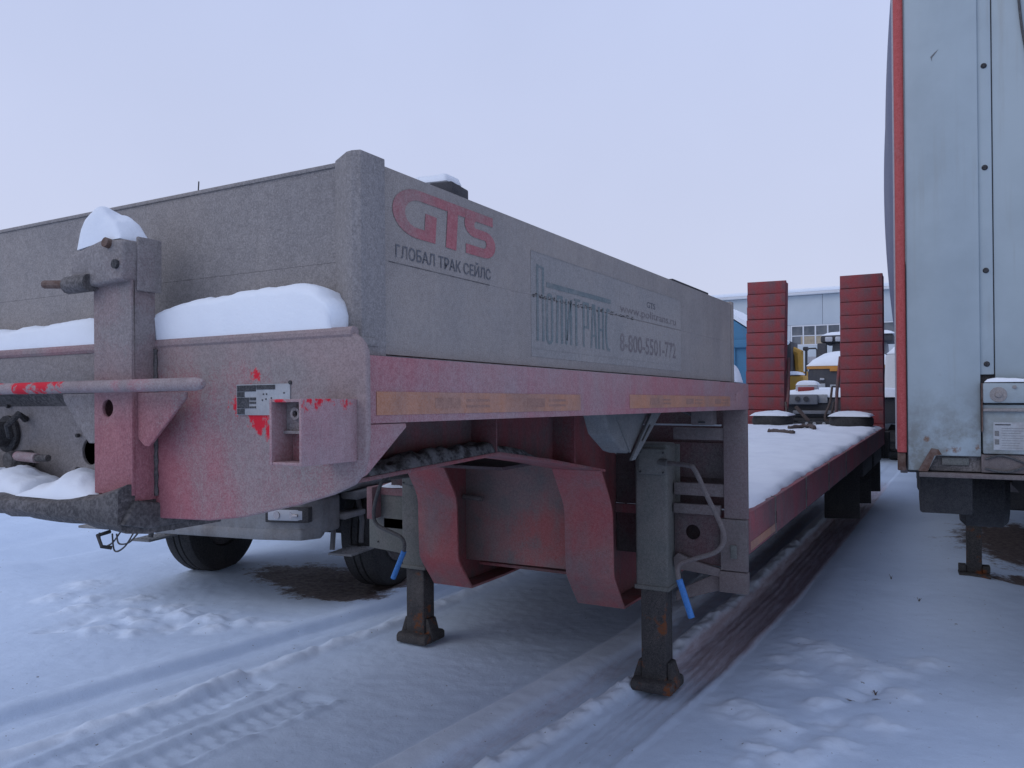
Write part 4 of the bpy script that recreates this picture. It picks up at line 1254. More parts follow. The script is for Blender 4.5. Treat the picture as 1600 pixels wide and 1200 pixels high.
# ================================================================== PARKED LORRY beyond the trailer
TRX, TRY, TRZ = -5.30, 5.36, R(10)
lor = thing('parked_lorry', 'grey cab-over lorry parked behind the trailer nose, dirt on its bumper', 'lorry', (TRX, TRY, 0), TRZ)
lor.scale = (0.88, 1, 1)


def lb(name, mat, x0, x1, y0, y1, z0, z1, bev=0.01, parent=lor):
    return MB().box(x0, x1, y0, y1, z0, z1).build(name, mat, parent, bev, loc=(0, 0, 0))


plan = [(-1.22, -0.75), (-1.22, -1.0), (-1.12, -1.16), (-0.6, -1.24), (0.6, -1.24), (0.98, -1.18), (1.08, -1.05), (1.09, -0.8)]
bump = MB().prism(plan, 'z', 0.585, 0.86).build('bumper', 'truck_grey', lor, 0.03, 3, loc=(0, 0, 0))
MB().prism([(p[0] * 1.001, p[1] - 0.006) for p in plan[1:-1]] + [(1.0, -0.9), (-1.0, -0.9)], 'z', 0.555, 0.64).build('bumper_skirt', 'truck_grey', bump, 0.015, loc=(0, 0, 0))
for s in (-1, 1):
    hl = MB().prism([(s * 0.72, -1.262), (s * 0.74, -1.235), (s * 0.98, -1.19), (s * 1.02, -1.15), (s * 1.03, -1.20), (s * 0.97, -1.228)], 'z', 0.705, 0.785).build('headlight', 'lamp_lens', bump, 0.008, loc=(0, 0, 0))
    MB().prism([(s * 0.69, -1.254), (s * 0.71, -1.225), (s * 1.0, -1.17), (s * 1.05, -1.13), (s * 1.055, -1.19), (s * 0.985, -1.220)], 'z', 0.69, 0.80).build('headlight_bezel', 'black_metal', bump, 0.004, loc=(0, 0, 0))
    for k, xx in enumerate((0.80, 0.91)):
        MB().tube([(s * xx, -1.262 + 0.19 * (xx - 0.72), 0.745), (s * xx, -1.272 + 0.19 * (xx - 0.72), 0.745)], 0.028, 14).build('lamp_bowl', 'lamp_bowl', hl, loc=(0, 0, 0))
    MB().box(s * 0.965 - 0.025, s * 0.965 + 0.025, -1.245, -1.232, 0.735, 0.755).build('indicator_bar', 'lamp_bowl', hl, 0.003, loc=(0, 0, 0))
lb('bumper_seam', 'hole_dark', -0.262, -0.25, -1.252, -1.24, 0.59, 0.86, 0, bump)
lb('number_plate', 'plate_white', -0.85, -0.33, -1.262, -1.236, 0.645, 0.74, 0.004, bump)
lb('tow_flap', 'truck_grey', -1.33, -0.92, -1.26, -1.10, 0.56, 0.58, 0.006, bump)
MB().tube([(-1.05, -1.18, 0.53), (-1.05, -1.30, 0.52), (-0.98, -1.32, 0.44), (-0.95, -1.25, 0.42)], 0.016, 8).build('tow_hook', 'black_metal', bump, loc=(0, 0, 0))
for k, (xa, zd) in enumerate(((-1.15, 0.10), (-0.95, 0.07), (-1.0, 0.13))):
    MB().tube(smooth_path([(xa, -1.2, 0.52), (xa + 0.05, -1.22, 0.52 - zd), (xa + 0.14, -1.2, 0.50 - zd * 0.6), (xa + 0.22, -1.18, 0.53)]), 0.007, 6).build('loose_wire', 'cable', bump, loc=(0, 0, 0))
cab = MB().prism([(-1.16, 0.87), (0.95, 0.87), (0.95, 2.85), (-0.55, 2.85), (-0.9, 2.6), (-1.14, 1.75)], 'x', -1.18, 1.18).build('cab', 'truck_grey', lor, 0.05, 3, loc=(0, 0, 0))
MB().prism([(-1.155, 1.76), (-0.93, 2.55), (-0.915, 2.545), (-1.14, 1.755)], 'x', -1.05, 1.05).build('windscreen', 'glass_dark', cab, loc=(0, 0, 0))
lb('grille', 'black_metal', -0.85, 0.85, -1.175, -1.155, 0.95, 1.55, 0.01, cab)
for k in range(5):
    lb('grille_bar', 'truck_grey', -0.82, 0.82, -1.185, -1.1755, 0.99 + k * 0.11, 1.03 + k * 0.11, 0.004, cab)
for s in (-1, 1):
    lb('side_window', 'glass_dark', s * 1.181 - 0.004, s * 1.181 + 0.004, -0.75, 0.05, 1.75, 2.45, 0, cab)
    MB().tube([(s * 1.18, -0.95, 2.5), (s * 1.38, -1.05, 2.5), (s * 1.38, -1.05, 1.8), (s * 1.19, -0.98, 1.75)], 0.018, 8).build('mirror_arm', 'black_metal', cab, loc=(0, 0, 0))
    lb('mirror', 'black_metal', s * 1.38 - 0.10, s * 1.38 + 0.10, -1.08, -1.0, 1.95, 2.4, 0.02, cab)
    # entry steps behind the bumper corner
    fr = MB().tube([(s * 0.98, -0.72, 0.86), (s * 0.99, -0.76, 0.62), (s * 1.0, -0.80, 0.42)], 0.022, 8).build('step_frame', 'truck_bumper', lor, loc=(0, 0, 0))
    MB().tube([(s * 1.05, -0.52, 0.86), (s * 1.10, -0.50, 0.60), (s * 1.10, -0.52, 0.43)], 0.022, 8).build('step_hanger', 'truck_bumper', fr, loc=(0, 0, 0))
    holes = [circle(s * (1.02 + 0.05 * i), -0.78 + 0.075 * j, 0.013, 8) for i in range(4) for j in range(4)]
    MB().prism([(s * 0.98, -0.83), (s * 1.21, -0.83), (s * 1.22, -0.50), (s * 0.98, -0.50)], 'z', 0.385, 0.40, holes).build('step_plate', 'truck_grey', fr, loc=(0, 0, 0))
    lb('step_plate', 'truck_grey', s * 1.06 - 0.09, s * 1.06 + 0.09, -0.82, -0.52, 0.66, 0.70, 0.008, fr)
    lb('wing', 'truck_bumper', s * 1.13 - 0.09, s * 1.13 + 0.09, -0.74, 0.70, 0.80, 0.865, 0.02, lor)
LW = 0.50
LT = [(0.27, -0.15), (LW - 0.05, -0.165), (LW - 0.012, -0.15), (LW, -0.12), (LW, -0.045), (LW - 0.014, -0.04), (LW - 0.014, -0.03), (LW, -0.025), (LW, 0.025), (LW - 0.014, 0.03), (LW - 0.014, 0.04), (LW, 0.045),
      (LW, 0.12), (LW - 0.012, 0.15), (LW - 0.05, 0.165), (0.27, 0.15), (0.255, 0.1), (0.255, -0.1)]
w1 = MB().lathe(LT, (0, 0, 0), 'x', 44).build('wheel', 'black_rubber', lor, loc=(0, 0, 0))
MB().lathe([(0.0, 0.08), (0.10, 0.08), (0.11, 0.02), (0.22, 0.0), (0.25, 0.12), (0.285, 0.15), (0.285, 0.165), (0.262, 0.165), (0.256, -0.12), (0.0, -0.1)], (0, 0, 0), 'x', 32).build('rim', 'grime', w1, loc=(0, 0, 0))
w1.location = (1.02, 0, LW - 0.02)
w2 = dup(w1, lor, (-1.02, 0, LW - 0.02))
w2.rotation_euler = (0, 0, math.pi)
for y in (4.2, 5.55):
    dup(w1, lor, (0.98, y, LW - 0.01))
    w3 = dup(w1, lor, (-0.98, y, LW - 0.01))
    w3.rotation_euler = (0, 0, math.pi)
MB().tube([(-0.95, 0, 0.46), (0.95, 0, 0.46)], 0.07, 12).build('front_axle', 'black_metal', lor, loc=(0, 0, 0))
for s in (-1, 1):
    lb('chassis_rail', 'black_metal', s * 0.42 - 0.05, s * 0.42 + 0.05, -0.9, 6.6, 0.72, 0.96, 0.01)
lb('engine_sump', 'black_metal', -0.35, 0.35, -0.6, 0.6, 0.42, 0.72, 0.05)
lb('tipper_body', 'truck_grey', -1.2, 1.2, 1.5, 6.7, 1.05, 2.2, 0.03)
lb('side_tank', 'truck_bumper', 0.75, 1.2, 1.3, 2.6, 0.55, 1.0, 0.05)
# tall dark intake box behind the cab, the only bit above the boards
ib = lb('intake_box', 'grey_machine', 0.72, 1.20, 1.02, 1.40, 2.2, 3.68, 0.03)
lb('intake_cap', 'dark_machine', 0.98, 1.26, 1.0, 1.42, 3.50, 3.66, 0.02, ib)
MB().tube([(-0.75, -0.5, 2.85), (-0.68, -0.52, 3.45)], 0.006, 6).build('aerial', 'black_metal', cab, loc=(0, 0, 0))
cs, sn = math.cos(TRZ), math.sin(TRZ)
heap('snow_mound', 'snow cap on the dark intake box of the lorry', TRX + 0.64 * cs - 1.2 * sn - 0.0, TRX + 1.05 * cs - 1.2 * sn, TRY + 0.96 * sn + 1.06 * cs, TRY + 0.96 * sn + 1.34 * cs, lambda X, Y: np.full_like(X, 3.68), 0.085, (20, 14), p=12, amp=0.2,
     fs=4, seed=21)

# ================================================================== WHITE SEMI-TRAILER on the right
SX, SY, SRZ = -0.296, 4.44, R(3.6)
semi = thing('box_semi_trailer', 'white fronted semi-trailer with red corner pillar and dark landing leg', 'trailer', (SX, SY, 0), SRZ)


def sb(name, mat, x0, x1, y0, y1, z0, z1, bev=0.003, parent=semi):
    return MB().box(x0, x1, y0, y1, z0, z1).build(name, mat, parent, bev, loc=(0, 0, 0))


ZB, ZT = 1.335, 4.05
MB().prism([(0.002, ZB - 0.105), (0.09, ZB - 0.105), (0.125, ZB - 0.03), (0.315, ZB - 0.03), (0.315, ZT), (0.002, ZT)], 'y', 0.0, 0.02).build('corner_panel', 'white_front', semi, 0.004, loc=(0, 0, 0))
sb('panel_step', 'white_front', 0.311, 0.372, 0.012, 0.03, ZB + 0.36, ZT, 0.004)
sb('centre_panel', 'white_front', 0.377, 2.13, 0.020, 0.035, ZB + 0.33, ZT, 0.003)
sb('panel_gap', 'seam_dark', 0.3725, 0.3765, 0.024, 0.034, ZB + 0.36, ZT, 0)
sb('corner_panel', 'white_front', 2.19, 2.50, 0.0, 0.02, ZB - 0.1, ZT, 0.004)
sb('panel_step', 'white_front', 2.133, 2.187, 0.012, 0.03, ZB + 0.36, ZT, 0.004)
sb('inner_wall', 'seam_dark', 0.02, 2.48, 0.037, 0.06, ZB, ZT - 0.02, 0)
for z in (1.745, 2.19, 2.68, 3.165, 3.65):
    for x in (0.343, 2.16):
        MB().lathe([(0.0, -0.010), (0.008, -0.009), (0.0125, -0.003), (0.0135, 0.0), (0.0, 0.0)], (x, 0.012, z), 'y', 14).build('bolt', 'black_metal', semi, loc=(0, 0, 0))
# lower centre: shelf with snow, riveted band, label, wiring channel
sb('shelf_band', 'white_front', 0.322, 2.18, -0.035, 0.03, ZB + 0.225, ZB + 0.32, 0.008)
sb('shelf_end', 'rust', 0.317, 0.3215, -0.03, 0.03, ZB + 0.09, ZB + 0.32, 0)
sb('apron', 'white_front', 0.322, 2.18, -0.012, 0.02, ZB - 0.015, ZB + 0.218, 0.006)
sb('apron_bead', 'board_front', 0.322, 2.18, -0.030, -0.012, ZB + 0.185, ZB + 0.20, 0.005)
MB().lathe([(0.0, -0.012), (0.012, -0.011), (0.016, -0.004), (0.034, -0.003), (0.036, 0.0), (0.0, 0.0)], (0.385, -0.035, ZB + 0.265), 'y', 20).build('rivet', 'board_front', semi, loc=(0, 0, 0))
MB().lathe([(0.0, -0.006), (0.008, -0.005), (0.009, 0.0), (0.0, 0.0)], (0.45, -0.035, ZB + 0.30), 'y', 12).build('rivet', 'board_front', semi, loc=(0, 0, 0))
lbp = sb('rating_label', 'plate_white', 0.365, 0.66, -0.0145, -0.012, ZB + 0.005, ZB + 0.135, 0)
sb('print_line', 'plate_black', 0.372, 0.435, -0.0155, -0.0147, ZB + 0.121, ZB + 0.126, 0, lbp)
for k in range(9):
    sb('print_line', 'chute_grey', 0.398, 0.46 + 0.05 * random.random(), -0.0155, -0.0147, ZB + 0.014 + 0.0115 * k, ZB + 0.0155 + 0.0115 * k, 0, lbp)
    sb('print_line', 'chute_grey', 0.52, 0.57 + 0.07 * random.random(), -0.0155, -0.0147, ZB + 0.014 + 0.0115 * k, ZB + 0.0155 + 0.0115 * k, 0, lbp)
sb('print_block', 'chute_grey', 0.370, 0.388, -0.0155, -0.0147, ZB + 0.07, ZB + 0.095, 0, lbp)
sb('print_block', 'chute_grey', 0.370, 0.388, -0.0155, -0.0147, ZB + 0.03, ZB + 0.055, 0, lbp)
sb('wiring_channel', 'frame_grey', 0.315, 2.19, 0.0, 0.06, ZB - 0.105, ZB - 0.019, 0.003)
sb('channel_back', 'grime', 0.10, 0.314, 0.026, 0.05, ZB - 0.105, ZB - 0.005, 0)
sb('grey_tag', 'leg_grey', 0.15, 0.265, 0.018, 0.0255, ZB - 0.075, ZB - 0.04, 0.002)
sb('bottom_sill', 'frame_grey', 0.05, 2.45, -0.012, 0.09, ZB - 0.135, ZB - 0.112, 0.004)
MB().prism([(0.045, ZB - 0.108), (0.085, ZB - 0.03), (0.105, ZB + 0.005), (0.135, ZB + 0.0), (0.15, ZB - 0.025), (0.118, ZB - 0.031), (0.088, ZB - 0.108)], 'y', -0.004, -0.0005).build('rusty_patch', 'rust', semi, loc=(0, 0, 0))
cbp = smooth_path([(0.33, -0.004, ZB - 0.04), (0.40, -0.008, ZB - 0.022), (0.48, -0.008, ZB - 0.05), (0.56, -0.01, ZB - 0.09), (0.66, -0.008, ZB - 0.05), (0.8, -0.008, ZB - 0.03), (1.0, -0.008, ZB - 0.08)])
MB().tube(cbp, 0.005, 6).build('cable', 'cable', semi, loc=(0, 0, 0))
cbp = smooth_path([(0.33, -0.004, ZB - 0.085), (0.42, -0.01, ZB - 0.098), (0.52, -0.008, ZB - 0.06), (0.62, -0.008, ZB - 0.03), (0.9, -0.008, ZB - 0.06)])
MB().tube(cbp, 0.005, 6).build('cable', 'cable', semi, loc=(0, 0, 0))
MB().tube(smooth_path([(0.47, 0.012, 4.0), (0.485, 0.010, 3.5), (0.515, 0.010, 3.2), (0.57, 0.010, 2.95), (0.70, 0.010, 2.7)]), 0.006, 8).build('hanging_cable', 'cable', semi, loc=(0, 0, 0))
# dent mark
MB().prism([(0.118, 3.245), (0.135, 3.262), (0.152, 3.275), (0.138, 3.256), (0.124, 3.238), (0.124, 3.222)], 'y', -0.0012, -0.0002).build('scratch', 'chute_grey', semi, loc=(0, 0, 0))
# red pillar and bulging curtain
MB().prism([(-0.046, 0.012), (-0.046, 0.20), (-0.008, 0.20), (-0.001, 0.004), (-0.03, 0.002)], 'z', ZB - 0.02, ZT).build('corner_pillar', 'pillar_red', semi, 0.006, loc=(0, 0, 0))
MB().prism([(-0.045, 0.02), (-0.045, 0.2), (-0.006, 0.2), (-0.006, 0.01)], 'z', ZB - 0.11, ZB - 0.022).build('pillar_foot', 'rust', semi, 0.006, loc=(0, 0, 0))
sb('pillar_seal', 'black_rubber', -0.0008, 0.0015, -0.004, 0.012, ZB - 0.1, ZT, 0)
rows_ = []
for i in range(60):
    y = 0.72 + (13.4 - 0.72) * (i / 59)
    row = []
    for j in range(24):
        z = 1.30 + (4.02 - 1.30) * j / 23
        bz = math.sin(math.pi * min(max((z - 1.80) / 2.5, 0), 1)) ** 0.8
        row.append((-0.05 - 0.085 * bz * min(1, i / 2.5) * min(1, (59 - i) / 3) * (0.75 + 0.35 * math.sin(i * 1.3)), y, z))
    rows_.append(row)
mb = MB().grid(rows_)
mb.grid([[(x + 0.01, y, z) for x, y, z in r_][::-1] for r_ in rows_])
mb.build('side_curtain', 'navy_tarp', semi, ang=1.5, loc=(0, 0, 0))
sb('curtain_front', 'pale_panel', -0.056, -0.01, 0.205, 0.71, ZB - 0.02, ZT, 0.006)
sb('curtain_side', 'pale_panel', 2.50, 2.54, 0.2, 13.4, ZB, ZT, 0.006)
sb('roof', 'pale_panel', 0.0, 2.5, 0.0, 13.4, ZT + 0.002, ZT + 0.04, 0.01)
sb('rear_wall', 'pale_panel', 0.0, 2.5, 13.405, 13.44, ZB, ZT, 0.006)
sb('floor_frame', 'black_metal', 0.0, 2.5, 0.10, 13.4, ZB - 0.125, ZB - 0.02, 0.004)
for s in (0.8, 1.7):
    sb('chassis_beam', 'black_metal', s - 0.06, s + 0.06, 0.4, 13.2, ZB - 0.5, ZB - 0.128, 0.006)
sb('side_rail', 'frame_grey', -0.035, 0.0, 0.205, 13.4, ZB - 0.14, ZB - 0.022, 0.004)
# black locker slung just behind the headboard
lk = sb('side_locker', 'black_metal', 0.055, 0.30, 0.35, 0.95, ZB - 0.36, ZB - 0.138, 0.012)
MB().lathe([(0.10, -0.12), (0.19, -0.13), (0.22, -0.1), (0.22, 0.1), (0.19, 0.13), (0.10, 0.12)], (0.42, 1.45, ZB - 0.36), 'x', 28).build('air_tank', 'black_rubber', semi, loc=(0, 0, 0))
# landing legs with pads, cross brace
lx = [0.47, 2.0]
ly = 3.2
for x in lx:
    lg = sb('landing_leg', 'frame_grey', x - 0.075, x + 0.075, ly - 0.06, ly + 0.06, 0.55, ZB - 0.13, 0.012)
    sb('inner_tube', 'leg_black', x - 0.055, x + 0.055, ly - 0.045, ly + 0.045, 0.11, 0.56, 0.01, lg)
    sb('foot', 'leg_black', x - 0.115, x + 0.115, ly - 0.11, ly + 0.11, 0.055, 0.115, 0.02, lg)
    for s in (-1, 1):
        sb('foot_bracket', 'leg_black', x + s * 0.085 - 0.028, x + s * 0.085 + 0.028, ly - 0.05, ly + 0.05, 0.116, 0.17, 0.006, lg)
    MB().tube([(x, ly - 0.061, 0.88), (x, ly - 0.075, 0.88)], 0.025, 12).build('bolt', 'leg_black', lg, loc=(0, 0, 0))
MB().tube([(0.55, ly, 0.80), (1.2, ly + 0.02, 1.18)], 0.04, 8).build('leg_brace', 'frame_grey', semi, loc=(0, 0, 0))
MB().box(0.56, 1.92, ly - 0.02, ly + 0.02, 0.78, 0.86).build('cross_brace', 'frame_grey', semi, 0.005, loc=(0, 0, 0))
sb('spare_carrier', 'black_metal', 0.55, 1.95, 4.0, 6.0, 0.52, 0.82, 0.05)
wsm = None
for y in (8.6, 9.9, 11.2):
    for x in (0.25, 2.25):
        if wsm is None:
            wsm = MB().lathe(LT, (0, 0, 0), 'x', 36).build('wheel', 'black_rubber', semi, loc=(0, 0, 0))
            MB().lathe([(0.0, -0.02), (0.2, -0.05), (0.26, -0.14), (0.26, 0.14), (0.0, 0.1)], (0, 0, 0), 'x', 24).build('rim', 'grime', wsm, loc=(0, 0, 0))
            wsm.location = (x, y, float(base_z(y + SY)) + LW - 0.02)
        else:
            dup(wsm, semi, (x, y, float(base_z(y + SY)) + LW - 0.02))
heap('snow_strip', 'thin snow strip on the shelf of the white semi-trailer front', SX + 0.33, SX + 0.62, SY - 0.008, SY + 0.028, lambda X, Y: ZB + 0.322 + 0 * X, 0.022, (24, 8), p=4, amp=0.3, fs=9, seed=31,
     prof=[(0, 1), (0.3, 0.8), (0.7, 0.5), (1, 0.1)])

# ================================================================== FAR YARD
GZ = 0.15
# warehouse with a strip of windows
BY, BRZ = 78.0, R(-4)
wh = thing('warehouse', 'long pale grey warehouse with snowy eaves and strip windows', 'building', (-14.0, BY, GZ), BRZ)


def wb(name, mat, x0, x1, y0, y1, z0, z1, bev=0.0, parent=wh):
    return MB().box(x0, x1, y0, y1, z0, z1).build(name, mat, parent, bev, loc=(0, 0, 0))


px0 = -40.0
wi = []
for k in range(15):
    a, b = px0 + k * 6.0, px0 + (k + 1) * 6.0
    wb('wall_panel', 'building_wall', a + 0.015, b - 0.015, 0, 0.3, 0, 5.15, 0.01)
    wb('wall_panel', 'building_wall', a + 0.015, b - 0.015, 0, 0.3, 7.05, 9.75, 0.01)
wb('wall_core', 'board_front', -40, 50, 0.31, 20, 0, 9.7)
WINS = [(-0.85, 3.55), (7.0, 11.4), (-14.0, -9.6)]
last = -40.0
for a, b in sorted(WINS):
    wb('wall_panel', 'building_wall', last + 0.015, a - 0.015, 0, 0.3, 5.17, 7.03, 0.01)
    last = b
    fr = wb('window', 'window_frame', a, b, 0.02, 0.10, 5.16, 5.28)
    wb('frame_bar', 'window_frame', a, b, 0.02, 0.10, 6.92, 7.04, parent=fr)
    wb('frame_bar', 'window_frame', a + 0.12, b - 0.12, 0.02, 0.09, 6.02, 6.10, parent=fr)
    n = 4
    for k in range(n + 1):
        xx = a + (b - a - 0.12) * k / n
        wb('frame_bar', 'window_frame', xx, xx + 0.12, 0.015, 0.11, 5.285, 6.915, parent=fr)
        if k < n:
            for z0, z1 in ((5.285, 6.015), (6.105, 6.915)):
                wb('pane', 'window_glass', xx + 0.12, xx + (b - a - 0.12) / n, 0.07, 0.08, z0, z1, parent=fr)
    wb('stacked_crate', 'beige_box', a + 0.9, b - 1.1, 0.045, 0.066, 5.29, 6.0, parent=fr)
wb('wall_panel', 'building_wall', last + 0.015, 50, 0, 0.3, 5.17, 7.03, 0.01)
wb('eaves', 'window_frame', -40.4, 50.4, -0.5, 20.2, 9.78, 10.0, 0.02)
wb('roof_snow', 'snow_clean', -40.3, 50.3, -0.45, 20.1, 10.005, 10.35, 0.1)
wb('downpipe', 'window_frame', -7.2, -7.08, -0.15, -0.02, 0, 9.7)


def cap(parent_name, label, x0, x1, y0, y1, z, h, seed, **kw):
    return heap('snow_mound', label, x0, x1, y0, y1, lambda X, Y: np.full_like(X, z), h, (18, 14), p=kw.pop('p', 4), amp=0.25, fs=2, seed=seed, **kw)


def world_thing(name, label, cat, x, y, rz=0):
    return thing(name, label, cat, (x, y, GZ), rz)


def vb(o, name, mat, x0, x1, y0, y1, z0, z1, bev=0.02, parent=None):
    return MB().box(x0, x1, y0, y1, z0, z1).build(name, mat, parent or o, bev, loc=(0, 0, 0))


def wheels(o, spots, r, w, mat='black_rubber'):
    first = None
    for x, y in spots:
        if first is None:
            first = MB().lathe([(r * 0.5, -w / 2), (r * 0.93, -w / 2), (r, -w / 3), (r, w / 3), (r * 0.93, w / 2), (r * 0.5, w / 2)], (0, 0, 0), 'x', 24).build('wheel', mat, o, loc=(0, 0, 0))
            MB().lathe([(0.0, -w * 0.3), (r * 0.52, -w * 0.4), (r * 0.52, w * 0.4), (0.0, w * 0.3)], (0, 0, 0), 'x', 20).build('rim', 'grey_machine', first, loc=(0, 0, 0))
            first.location = (x, y, r - 0.02)
        else:
            dup(first, o, (x, y, r - 0.02))


# low dark machine with snow on its deck, nearest behind the ramps (a grader's blunt end)
a = world_thing('road_machine', 'dark machine end with round lamps and plate between the ramps', 'machine', -2.32, 17.2, R(4))
vb(a, 'body', 'dark_machine', -1.15, 1.15, 0.0, 2.6, 0.75, 1.25, 0.04)
bm_ = vb(a, 'bumper', 'grey_machine', -1.2, -0.42, -0.16, -0.005, 1.12, 1.32, 0.03)
for x in (-0.80, -0.64):
    MB().tube([(x, -0.165, 1.23), (x, -0.19, 1.23)], 0.052, 14).build('lamp', 'dark_machine', bm_, loc=(0, 0, 0))
vb(a, 'number_plate', 'plate_white', -0.45, -0.25, -0.05, -0.01, 1.15, 1.32, 0.01)
vb(a, 'cross_bar', 'grey_machine', -0.9, 0.5, -0.12, -0.06, 0.93, 1.0, 0.01)
for k in range(3):
    vb(a, 'grille_bar', 'black_metal', -0.95, 0.0, -0.05, -0.01, 0.70 + 0.09 * k, 0.755 + 0.09 * k, 0.005)
vb(a, 'side_plate', 'leg_grey', 0.05, 0.55, -0.10, -0.02, 0.55, 1.05, 0.02)
ho = vb(a, 'lamp_housing', 'pale_panel', -0.88, -0.46, 0.2, 0.6, 1.26, 1.50, 0.03)
vb(a, 'red_reflector', 'red_lamp', -0.83, -0.52, 0.17, 0.199, 1.33, 1.47, 0.01, ho)
wheels(a, [(-1.0, 0.8), (1.0, 0.8), (-1.0, 2.1), (1.0, 2.1)], 0.52, 0.35)
cap('', 'wavy snow cover on the dark machine between the ramps', -3.5, -1.15, 17.15, 19.7, GZ + 1.26, 0.17, 41, p=8)
cap('', 'snow lump on the red reflector housing', -3.22, -2.79, 17.38, 17.76, GZ + 1.505, 0.09, 42)

# wheeled loader with orange trim
a = world_thing('wheel_loader', 'dark wheel loader rear with orange trim under a snowy bonnet', 'loader', -2.95, 23.4, R(3))
hd = MB().prism([(-1.05, 1.0), (1.05, 1.0), (1.05, 1.9), (0.95, 2.02), (-0.95, 2.02), (-1.05, 1.9)], 'y', 0.0, 2.2).build('bonnet', 'dark_machine', a, 0.05, 3, loc=(0, 0, 0))
vb(a, 'trim', 'orange_paint', -1.07, 1.07, -0.03, 0.4, 1.945, 2.02, 0.01, hd)
vb(a, 'badge', 'orange_paint', -0.48, -0.28, -0.05, -0.031, 1.88, 1.98, 0.005, hd)
vb(a, 'number_plate', 'plate_white', -0.85, -0.60, -0.04, -0.005, 1.36, 1.55, 0.01, hd)
vb(a, 'white_letter', 'plate_white', -0.48, -0.30, -0.03, -0.005, 1.36, 1.40, 0.0, hd)
vb(a, 'white_letter', 'plate_white', -0.48, -0.44, -0.032, -0.005, 1.401, 1.48, 0.0, hd)
vb(a, 'white_letter', 'plate_white', -0.48, -0.30, -0.03, -0.005, 1.481, 1.52, 0.0, hd)
vb(a, 'work_lamp', 'lamp_lens', -0.74, -0.62, -0.05, -0.005, 1.64, 1.70, 0.02, hd)
vb(a, 'work_lamp', 'lamp_lens', -0.57, -0.52, -0.05, -0.005, 1.33, 1.39, 0.02, hd)
cb = MB().prism([(-0.62, 2.0), (0.9, 2.0), (0.86, 2.72), (-0.55, 2.72)], 'y', 1.6, 3.2).build('cab', 'grey_machine', a, 0.04, loc=(0, 0, 0))
vb(a, 'window', 'glass_dark', -0.30, 0.70, 1.57, 1.598, 2.12, 2.62, 0, cb)
vb(a, 'cab_roof', 'dark_machine', -0.85, 1.05, 1.3, 3.4, 2.72, 2.92, 0.05, cb)
for x in (-0.62, -0.35):
    vb(a, 'roof_lamp', 'lamp_lens', x - 0.1, x + 0.1, 1.18, 1.295, 2.74, 2.88, 0.03, cb)
vb(a, 'exhaust_box', 'dark_machine', -0.92, -0.68, 1.1, 1.4, 2.05, 2.7, 0.03, cb)
MB().tube([(-0.25, 1.2, 2.75), (0.15, 1.0, 2.35), (0.35, 0.9, 2.5)], 0.03, 6).build('grab_rail', 'dark_machine', cb, loc=(0, 0, 0))
wheels(a, [(-0.95, 0.9), (0.95, 0.9), (-0.95, 3.8), (0.95, 3.8)], 0.75, 0.5)
vb(a, 'rear_frame', 'dark_machine', -0.8, 0.8, -0.1, 4.0, 0.6, 0.99, 0.04)
cap('', 'thick snow on the wheel loader bonnet', -4.05, -1.9, 23.4, 24.9, GZ + 2.03, 0.40, 43, p=2.6)
cap('', 'snow on the wheel loader cab roof', -3.85, -1.95, 24.7, 26.7, GZ + 2.925, 0.14, 44)

# yellow machine
a = world_thing('yellow_excavator', 'yellow excavator peeking out beside the left ramp', 'excavator', -5.36, 29.0, R(2))
vb(a, 'undercarriage', 'black_metal', -1.4, 1.2, 0, 3.4, 0.05, 0.8, 0.08)
vb(a, 'counterweight', 'yellow_paint', -1.3, 0.27, 0.0, 1.3, 0.95, 1.85, 0.1)
vb(a, 'house', 'yellow_paint', -1.2, 0.2, 1.35, 3.0, 0.95, 2.0, 0.06)
MB().tube([(-0.02, 1.0, 1.8), (-0.05, 1.0, 2.65), (-0.5, 1.0, 2.85)], [0.14, 0.18, 0.16], 8).build('boom', 'yellow_paint', a, loc=(0, 0, 0))
c2_ = vb(a, 'cab', 'dark_machine', -1.15, -0.2, 0.4, 1.9, 2.0, 3.05, 0.05)
vb(a, 'beacon', 'dark_machine', 0.12, 0.30, 0.8, 1.0, 2.72, 2.86, 0.04)
MB().tube([(0.2, 0.9, 1.85), (0.21, 0.9, 2.75)], 0.025, 6).build('lamp_post', 'dark_machine', a, loc=(0, 0, 0))
vb(a, 'step_tube', 'yellow_paint', -0.3, 0.25, -0.05, -0.005, 0.55, 0.94, 0.03)
cap('', 'snow on the yellow excavator counterweight', -6.7, -5.2, 29.0, 30.2, GZ + 1.86, 0.14, 45)

# grey compressor with a hoop
a = world_thing('roller_compactor', 'grey compactor with black roll hoop before the warehouse', 'compactor', -5.75, 36.0, 0)
vb(a, 'body', 'grey_machine', -0.9, 1.2, 0, 2.4, 0.7, 1.75, 0.06)
MB().tube([(-0.62, 1.0, 1.75), (-0.62, 1.0, 3.03), (-0.57, 1.0, 3.1), (-0.25, 1.0, 3.1), (-0.2, 1.0, 3.03), (-0.2, 1.0, 1.75)], 0.035, 8).build('roll_hoop', 'black_metal', a, loc=(0, 0, 0))
vb(a, 'canopy_glass', 'pale_panel', -0.57, -0.25, 1.03, 1.06, 1.80, 2.75, 0)
vb(a, 'mid_rail', 'black_metal', -0.58, -0.24, 0.98, 1.02, 2.4, 2.45, 0)
vb(a, 'seat_box', 'grey_machine', -0.2, 0.1, 1.2, 1.9, 1.76, 2.6, 0.1)
MB().lathe([(0.0, -0.9), (0.65, -0.9), (0.65, 0.9), (0.0, 0.9)], (0.1, 0.4, 0.64), 'x', 24).build('drum', 'grey_machine', a, loc=(0, 0, 0))
wheels(a, [(-0.8, 2.2), (0.95, 2.2)], 0.65, 0.4)
cap('', 'snow on the grey compactor body', -6.3, -4.6, 36.1, 36.9, GZ + 1.76, 0.12, 46)

